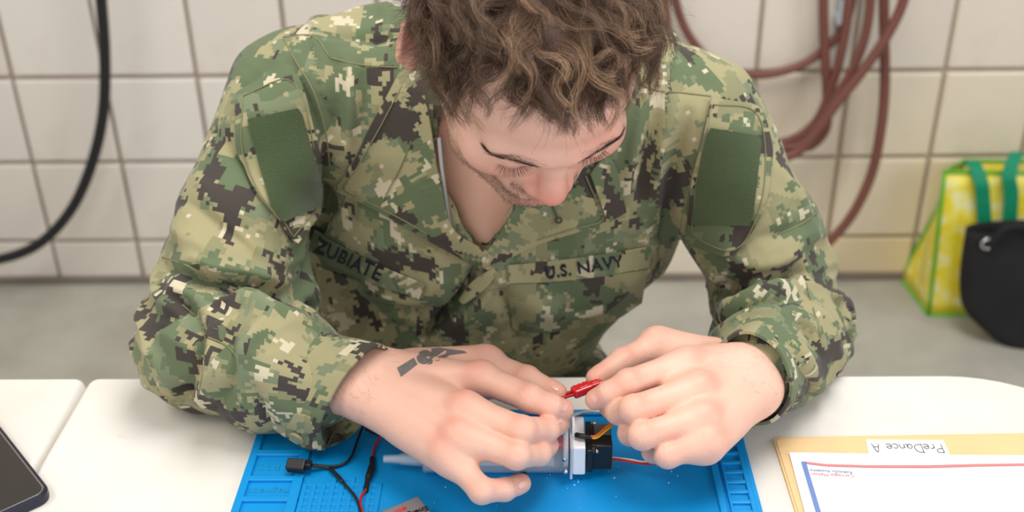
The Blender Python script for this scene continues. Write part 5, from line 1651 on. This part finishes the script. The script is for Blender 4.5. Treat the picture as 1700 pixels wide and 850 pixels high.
# ------------------------------------------------------------------ trousers, boots and the stool he sits on
F = Field((-.40, .74, 0.04), (.36, 1.42, TZ - .06), .006)
F.ell((-.085, 1.22, TZ - .24), (.172, .140, .120), .03)
for s_ in (-1, 1):
    kn = np.array((-.03 + s_ * .15, .90, TZ - .17)); ft = np.array((-.03 + s_ * .14, .98, .12))
    F.cone((-.08 + s_ * .085, 1.21, TZ - .22), kn, .092, .070, .03); F.cone(kn, ft, .068, .058, .02)
F.f[:, :, :] = np.where((np.arange(F.n[2]) * F.h + F.lo[2] < .10)[None, None, :], np.maximum(F.f, .01), F.f)
pV, pQ = F.nets(); pV = relax(pV, pQ, 2); pN = vnormals(pV, pQ)
pV = pV + pN * (.007 * (ridged(pV * 19 + 3) ** 2 - .4))[:, None]
pme = mesh_np('trousers', pV, pQ); ul = pme.uv_layers.new(name='UVMap')
P = pV[pQ]; ul.data.foreach_set('uv', np.stack([P[..., 0] + .3 * P[..., 2], P[..., 1] - .6 * P[..., 2]], -1).astype(np.float32).ravel())
link('trousers', pme, M_CAMO_T, man)
M_BOOT = plain('black_leather', (.015, .014, .013), .45, bump=.3)
for s_ in (-1, 1):
    F = Field((-.34, .72, 0.0), (.30, 1.12, .24), .005)
    ft = np.array((-.03 + s_ * .14, .98, .13)); x_ = ft[0]
    F.cone(ft, (x_, 1.0, .06), .052, .050, .02); F.cone((x_, 1.02, .048), (x_ + s_ * .01, .83, .042), .046, .040, .02)
    zs = F.lo[2] + F.h * np.arange(F.n[2]); F.f = np.maximum(F.f, (.006 - zs)[None, None, :])
    V, Q = F.nets(); link('boot', mesh_np('boot', relax(V, Q, 2), Q), M_BOOT, man)
stool = empty('stool', (-.09, 1.24, 0), 'round grey stool the person sits on behind the table', 'stool')
bm = bmesh.new(); bm_cyl(bm, (-.09, 1.25, .330), (-.09, 1.25, .362), .165, n=32)
bm_done('seat', bm, plain('grey_vinyl', (.1, .1, .1), .5), stool)
for k in range(4):
    a = math.pi / 4 + k * math.pi / 2
    bm = bmesh.new(); bm_cyl(bm, (-.09 + .12 * math.cos(a), 1.25 + .12 * math.sin(a), .331), (-.09 + .16 * math.cos(a), 1.25 + .16 * math.sin(a), 0), .011)
    bm_done('leg', bm, M_LEG, stool)
# ================================================================== THE MAN: hair, brows, lashes, nails, tattoo; the plug he holds
def strands_mesh(name, P, R, tint, m, parent, sides=3):
    """P (N, n, 3) paths, R (N, n) radii, tint (N,): every hair a thin tapering tube"""
    N_, n, _ = P.shape
    T = np.gradient(P, axis=1); T /= np.linalg.norm(T, axis=2, keepdims=True) + 1e-12
    ref = np.where(np.abs(T[..., 2:3]) < .9, np.array((0, 0, 1.0)), np.array((1.0, 0, 0)))
    u = np.cross(T, ref); u /= np.linalg.norm(u, axis=2, keepdims=True) + 1e-12; v = np.cross(T, u)
    a = np.arange(sides) * 2 * np.pi / sides
    V = P[:, :, None, :] + R[:, :, None, None] * (np.cos(a)[None, None, :, None] * u[:, :, None, :] + np.sin(a)[None, None, :, None] * v[:, :, None, :])
    idx = np.arange(N_ * n * sides).reshape(N_, n, sides)
    A, B = idx[:, :-1, :], idx[:, 1:, :]
    Q = np.stack([A, np.roll(A, -1, 2), np.roll(B, -1, 2), B], -1).reshape(-1, 4)
    me = mesh_np(name, V.reshape(-1, 3), Q)
    ca = me.color_attributes.new('tint', 'FLOAT_COLOR', 'POINT')
    tt = np.repeat(tint, n * sides); al = np.tile(np.repeat(np.linspace(0, 1, n), sides), N_)
    ca.data.foreach_set('color', np.stack([tt, al, al * 0, al * 0 + 1], 1).astype(np.float32).ravel())
    o = link(name, me, m, parent); return o
def make_hair_mat(name, dark, mid, light):
    q = NT(name); b = q.b
    at = q.add('ShaderNodeAttribute', attribute_name='tint')
    s = q.add('ShaderNodeSeparateColor'); q.l.new(at.outputs['Color'], s.inputs[0])
    c = q.ramp(q.math('ADD', q.math('MULTIPLY', s.outputs[0], .75), q.math('MULTIPLY', s.outputs[1], .25)), [(.0, dark), (.5, mid), (1.0, light)])
    q.l.new(c, b.inputs['Base Color']); b.inputs['Roughness'].default_value = .42; b.inputs['Specular IOR Level'].default_value = .5
    return q.m
M_HAIR = make_hair_mat('brown_hair', srgb(62, 45, 36), srgb(118, 90, 69), srgb(196, 160, 126))
M_BROW = make_hair_mat('dark_brow_hair', srgb(34, 25, 21), srgb(58, 43, 34), srgb(84, 62, 48))
CRC, CRR = np.array((-.005, -.012, .038)), np.array((.0915, .1000, .0900))
GRAV = HEAD_R.T @ np.array((0, 0, -1.0))
hroots = np.where(scalp_mask(hV))[0]
def grow(root, nrm, L, n, lift, curl, ph, freq, flow, grav=.35):
    """lock paths: leave the scalp, follow the flow, swing from side to side and fall"""
    N_ = len(root); P = np.zeros((N_, n, 3)); P[:, 0] = root
    step = (L / (n - 1))[:, None]
    fl = flow - nrm * (flow * nrm).sum(1, keepdims=True); fl /= np.linalg.norm(fl, axis=1, keepdims=True) + 1e-9
    bi = np.cross(nrm, fl)
    for i in range(1, n):
        t = i / (n - 1)
        ang = curl * np.sin(2 * np.pi * freq * t + ph)
        d = nrm * (lift * (1 - t) ** 1.2)[:, None] + fl * np.cos(ang)[:, None] + bi * np.sin(ang)[:, None] + GRAV * grav * t
        d += nrm * (.30 * np.cos(2 * np.pi * freq * t * 1.3 + ph * 1.7))[:, None]
        d /= np.linalg.norm(d, axis=1, keepdims=True)
        p = P[:, i - 1] + d * step
        q = (p - CRC) / CRR; l = np.linalg.norm(q, axis=1)
        mn = 1.0 + .012 + .05 * min(1, 3 * t)
        f = np.where(l < mn, mn / l, 1.0)
        P[:, i] = CRC + q * f[:, None] * CRR
    return P
def hair():
    V, Nn = hV, hN
    pick = RNG.choice(hroots, 1000, replace=True)
    r, nm = V[pick], Nn[pick]
    z = r[:, 2]; y = r[:, 1]; x = r[:, 0]
    longness = smooth01((z - .045) / .045)
    keep = (longness > .15)
    r, nm, x, y, z, longness = r[keep], nm[keep], x[keep], y[keep], z[keep], longness[keep]
    N_ = len(r)
    lo = lambda o, s_: vnoise(r * s_ + o)
    flow = np.stack([.35 * np.sign(x) * smooth01(np.abs(x) / .05) + 1.6 * (lo(3, 34) - .5) + .30, .75 + 1.5 * (lo(11, 34) - .5), -.35 * smooth01((.09 - z) / .05)], 1)
    L = (.018 + .040 * longness) * RNG.uniform(.75, 1.2, N_)
    front = smooth01((y - .045) / .03)
    L *= 1 - .30 * front - .25 * front * smooth01((-x - .01) / .03)
    n = 10
    ph = 2 * np.pi * lo(7, 26) * 2 + RNG.normal(0, .5, N_)
    G = grow(r, nm, L, n, np.where(front > .5, .45, .85) * (.5 + .6 * longness) * RNG.uniform(.7, 1.3, N_), RNG.uniform(.7, 1.6, N_), ph, RNG.uniform(.7, 1.3, N_), flow, .30)
    kids = 26
    t = np.linspace(0, 1, n)[None, None, :, None]
    off = RNG.normal(0, 1, (N_, kids, 1, 3)) * .0042
    off -= nm[:, None, None, :] * (off * nm[:, None, None, :]).sum(-1, keepdims=True)
    frizz = RNG.normal(0, 1, (N_, kids, 1, 3)) * .0015 * t ** 1.3
    wav = RNG.uniform(0, 6.28, (N_, kids, 1, 1)); wv = RNG.normal(0, 1, (N_, kids, 1, 3)) * .0011
    P = G[:, None] + off * (1 - .78 * t ** .7) + frizz + wv * np.sin(wav + t * 9.0) * t
    # a few stray hairs stand clear
    stray = RNG.random((N_, kids, 1, 1)) < .035
    P = np.where(stray, P + nm[:, None, None, :] * .010 * t ** 2 + RNG.normal(0, 1, (N_, kids, 1, 3)) * .008 * t ** 2, P)
    P = P.reshape(-1, n, 3)
    q = (P - CRC) / CRR; l = np.linalg.norm(q, axis=2, keepdims=True)
    P = np.where(l < 1.005, CRC + q / l * 1.005 * CRR, P)
    base = np.clip(.40 + 1.0 * (lo(19, 30) - .5) + RNG.normal(0, .24, N_), 0, 1)
    tint = np.clip(np.repeat(base, kids) + RNG.normal(0, .13, N_ * kids), 0, 1)
    R = np.linspace(1, .35, n)[None, :] * RNG.uniform(.00013, .00021, len(P))[:, None]
    # short clipped sides
    M = 15000
    pk = RNG.choice(hroots, M); rs, ns = V[pk] + RNG.normal(0, .0008, (M, 3)), Nn[pk]
    zz = rs[:, 2]; k = zz < .085; rs, ns, zz = rs[k], ns[k], zz[k]
    fl = np.stack([np.zeros(len(rs)), np.full(len(rs), -.25) + RNG.normal(0, .3, len(rs)), np.full(len(rs), -1.0)], 1)
    fl += RNG.normal(0, .35, fl.shape)
    Ls = (.0095 + .016 * smooth01((zz - .0) / .07)) * RNG.uniform(.7, 1.3, len(rs)) * np.where(rs[:, 0] < -.05, 1.35, 1.0)
    m = 5; S = np.zeros((len(rs), m, 3)); S[:, 0] = rs - ns * .0005
    for i in range(1, m):
        d = ns * (.75 - .10 * i) + fl * .8; d /= np.linalg.norm(d, axis=1, keepdims=True); S[:, i] = S[:, i - 1] + d * (Ls / (m - 1))[:, None]
    # resample short hairs to the same count
    tt = np.linspace(0, m - 1, n); i0 = np.minimum(tt.astype(int), m - 2); fr = (tt - i0)[None, :, None]
    S = S[:, i0] * (1 - fr) + S[:, i0 + 1] * fr
    St = np.clip(.12 + RNG.normal(0, .10, len(S)), 0, 1)
    Rs = np.linspace(1, .4, n)[None, :] * RNG.uniform(.00009, .00014, len(S))[:, None]
    # fine fringe: single curls falling over the forehead
    fpick = hroots[(hV[hroots, 1] > .055) & (hV[hroots, 2] > .07)]
    fr_ = RNG.choice(fpick, 70); rf, nf = V[fr_], Nn[fr_]
    ff = np.stack([.7 * np.sin(rf[:, 0] * 60 + 1.0) + .25 + RNG.normal(0, .3, 70), np.full(70, .55), np.full(70, -.75)], 1)
    GF = grow(rf, nf, RNG.uniform(.026, .044, 70), n, np.full(70, .35), RNG.uniform(.4, 1.0, 70), rf[:, 0] * 60 + RNG.normal(0, .4, 70), RNG.uniform(.5, .8, 70), ff, .25)
    kf = 9
    PF = GF[:, None] + RNG.normal(0, 1, (70, kf, 1, 3)) * .0022 * (1 - .5 * t) + RNG.normal(0, 1, (70, kf, 1, 3)) * .0016 * t
    PF = PF.reshape(-1, n, 3)
    RF = np.linspace(1, .35, n)[None, :] * RNG.uniform(.00009, .00013, len(PF))[:, None]
    TF = np.clip(.35 + RNG.normal(0, .12, len(PF)), 0, 1)
    P = np.concatenate([P, S, PF]); R = np.concatenate([R, Rs, RF]); tint = np.concatenate([tint, St, TF])
    o = strands_mesh('hair', P @ HEAD_R.T + HEAD_O, R, tint, M_HAIR, man)
    o['kind'] = 'stuff'
    print('hairs', len(P))
hair()
def near_skin(p):
    d = ((hV - p) ** 2).sum(1); i = int(np.argmin(d)); return hV[i], hN[i]
for s_ in (-1, 1):
    P = []; R = []
    for k in range(480):
        t = RNG.random() ** 1.3
        xx = .010 + .051 * t; zc = .0095 + .0075 * math.sin(t * 2.2) - .009 * max(0, t - .5) / .5
        p, nn = near_skin(np.array((s_ * xx, .094 - .30 * max(0, xx - .02), zc + RNG.normal(0, .0032 * (1.05 - .6 * t)))))
        p = p + RNG.normal(0, .0006, 3)
        d = np.array((s_ * (.55 + .5 * t), 0, .55 - .75 * t)) + RNG.normal(0, .16, 3); d = d - nn * (d @ nn); d = unit(d)
        L = RNG.uniform(.0055, .0095); tt = np.linspace(0, 1, 5)[:, None]
        P.append(p - nn * .0003 + d * L * tt + nn * (.0022 * tt - .0016 * tt ** 2)); R.append(np.linspace(.00011, .00005, 5))
    P = np.array(P); strands_mesh('eyebrow', P @ HEAD_R.T + HEAD_O, np.array(R), RNG.uniform(0, .6, len(P)), M_BROW, body)['kind'] = 'stuff'
    P = []; R = []
    for k in range(64):
        a = math.radians(-58 + 112 * k / 63 + RNG.normal(0, 1))
        d0 = np.array((s_ * math.sin(a), math.cos(a), 0))
        p = np.array((s_ * .0325, .0785, -.0085)) + d0 * .0140
        d = unit(d0 * 1.0 + np.array((0, .15, -.45)) + RNG.normal(0, .08, 3)); tt = np.linspace(0, 1, 6)[:, None]; L = RNG.uniform(.0065, .009)
        P.append(p + d * L * tt + np.array((0, 0, 1.0)) * .0030 * tt ** 2); R.append(np.linspace(.00017, .00006, 6))
    P = np.array(P); strands_mesh('eyelashes', P @ HEAD_R.T + HEAD_O, np.array(R), RNG.uniform(0, .05, len(P)), M_BROW, body)['kind'] = 'stuff'
# moustache and stubble hairs
pm = np.where(hbeard > .45)[0]
pk = RNG.choice(pm, 3200); P = hV[pk] + RNG.normal(0, .0007, (3200, 3)); nn = hN[pk]
d = np.array((0, .05, -1.0)) + RNG.normal(0, .35, (3200, 3)); d = d - nn * (d * nn).sum(1, keepdims=True) * .4; d /= np.linalg.norm(d, axis=1, keepdims=True)
tt = np.linspace(0, 1, 4)[None, :, None]
S = (P - nn * .0002)[:, None] + (d * RNG.uniform(.0018, .0042, (3200, 1)))[:, None] * tt + nn[:, None] * .0010 * tt
strands_mesh('stubble', S @ HEAD_R.T + HEAD_O, np.tile(np.linspace(.00009, .00005, 4), (3200, 1)), RNG.uniform(.1, .8, 3200), M_BROW, body)['kind'] = 'stuff'
# ------------------------------------------------------------------ hands: tattoo, nails, fine hair
bvh_r, bvh_l = bvh_of(rV, rQ), bvh_of(lV, lQ)
def make_ink():
    q = NT('tattoo_ink'); b = q.b
    n = q.noise(q.obj(), 420.0, 3.0, .6)
    q.l.new(q.mix(n, c4(srgb(86, 87, 88)), c4(srgb(136, 128, 122))), b.inputs['Base Color'])
    b.inputs['Roughness'].default_value = .5; b.inputs['Specular IOR Level'].default_value = .3
    return q.m
M_TATTOO = make_ink()
def ellp(cx, cy, a, b, ang, n=18):
    ca, sa = math.cos(ang), math.sin(ang)
    return [(cx + a * math.cos(t) * ca - b * math.sin(t) * sa, cy + a * math.cos(t) * sa + b * math.sin(t) * ca) for t in np.linspace(0, 2 * math.pi, n, endpoint=False)]
for poly in ([(659, 611), (687, 594), (693, 605), (666, 626)], ellp(705, 593, 14.0, 12.0, -.3),
             [(716, 579), (730, 577), (742, 580), (722, 592), (717, 604), (710, 606), (720, 594)], [(733, 578), (772, 583), (776, 586), (744, 590), (726, 600), (722, 598), (728, 592), (748, 584)]):
    o, _ = patch('tattoo', poly, M_TATTOO, body, .00012, .00012, step=4.0, bvh=bvh_r, it=1)
def make_nail():
    q = NT('fingernail'); b = q.b
    q.l.new(q.mix(q.noise(q.obj(), 120, 2), c4(srgb(226, 174, 160)), c4(srgb(234, 190, 178))), b.inputs['Base Color'])
    b.inputs['Roughness'].default_value = .25; b.inputs['Coat Weight'].default_value = .2
    return q.m
M_NAIL = make_nail()
for bv_, cx, cy, a, b_, an in ((bvh_r, 866, 805, 8.0, 5.2, -.65), (bvh_r, 937, 677, 7.0, 4.4, -.75), (bvh_r, 929, 699, 6.0, 3.6, -1.0), (bvh_l, 986, 662, 8.0, 4.4, 1.0), (bvh_r, 921, 645, 6.0, 2.6, .5)):
    patch('fingernail', ellp(cx, cy, a, b_, an, 14), M_NAIL, body, .0001, .00045, step=3.0, bvh=bv_, it=1)
P = []
for V_, Q_, el, wr, dr in ((rV, rQ, EL_R, HR['wrist'], rdors), (lV, lQ, EL_L, HL['wrist'], ldors)):
    N_ = vnormals(V_, Q_); ax = unit(wr - el)
    s_ = (V_ - wr) @ ax
    c = np.where((s_ < .035) & (s_ > -.035) & (np.linalg.norm(V_ - wr, axis=1) < .05))[0]
    for i in RNG.choice(c, 230):
        d = unit(ax * .8 + np.cross(ax, N_[i]) * RNG.normal(.5, .3) + RNG.normal(0, .15, 3)); tt = np.linspace(0, 1, 6)[:, None]
        P.append(V_[i] - N_[i] * .0002 + d * RNG.uniform(.006, .011) * tt + N_[i] * (.0030 * tt - .0016 * tt ** 2))
P = np.array(P); strands_mesh('arm_hair', P, np.tile(np.linspace(.00006, .00003, 6), (len(P), 1)), RNG.uniform(.2, .7, len(P)), M_BROW, body)['kind'] = 'stuff'
# ------------------------------------------------------------------ the red plug between his fingertips
def make_redp():
    q = NT('red_translucent_plastic'); b = q.b
    q.l.new(q.mix(q.noise(q.obj(), 90, 2), c4(srgb(196, 22, 34)), c4(srgb(222, 44, 52))), b.inputs['Base Color'])
    b.inputs['Roughness'].default_value = .25; b.inputs['Coat Weight'].default_value = .4
    return q.m
M_REDP = make_redp()
ca_, cb_ = PT(934, 659, .068), PT(1000, 634, .0695)
cax = unit(cb_ - ca_); CL = np.linalg.norm(cb_ - ca_)
side = unit(np.cross((0, 0, 1.0), cax)); upv = np.cross(cax, side)
Rc = Matrix(((cax[0], side[0], upv[0]), (cax[1], side[1], upv[1]), (cax[2], side[2], upv[2])))
plug = empty('red_plug', tuple(ca_ * .5 + cb_ * .5), 'small red plastic wire plug pinched between the fingertips of both hands', 'plug')
CP = lambda a, b=0, c=0: ca_ + cax * a + side * b + upv * c
bm = bmesh.new()
bm_box(bm, CP(CL * .48), (.0185, .0098, .0082), .0016, Rc)
bm_box(bm, CP(CL * .50, 0, .0043), (.0090, .0060, .0016), .0005, Rc)
for t in (-.4, 0, .4): bm_box(bm, CP(CL * .48 + t * .012, .0050, .001), (.0016, .0012, .0050), .0003, Rc)
bm_done('plug_housing', bm, M_REDP, plug)
bm = bmesh.new()
bm_box(bm, CP(CL * .80), (.0135, .0074, .0066), .0010, Rc)
bm_box(bm, CP(CL * .83, 0, .0036), (.0090, .0040, .0012), .0004, Rc)
bm_done('plug_latch', bm, M_REDP, plug)
bm = bmesh.new()
for b_ in (-.0022, .0022):
    V, F = tube_geo(catmull([CP(CL * .26, b_), CP(.004, b_ * .9, .0003), CP(-.006, b_ * .7), CP(-.018, b_, -.004)], 6), .0014, 8); add_geo(bm, V, F)
bm_done('plug_wires', bm, M_WRED, plug)
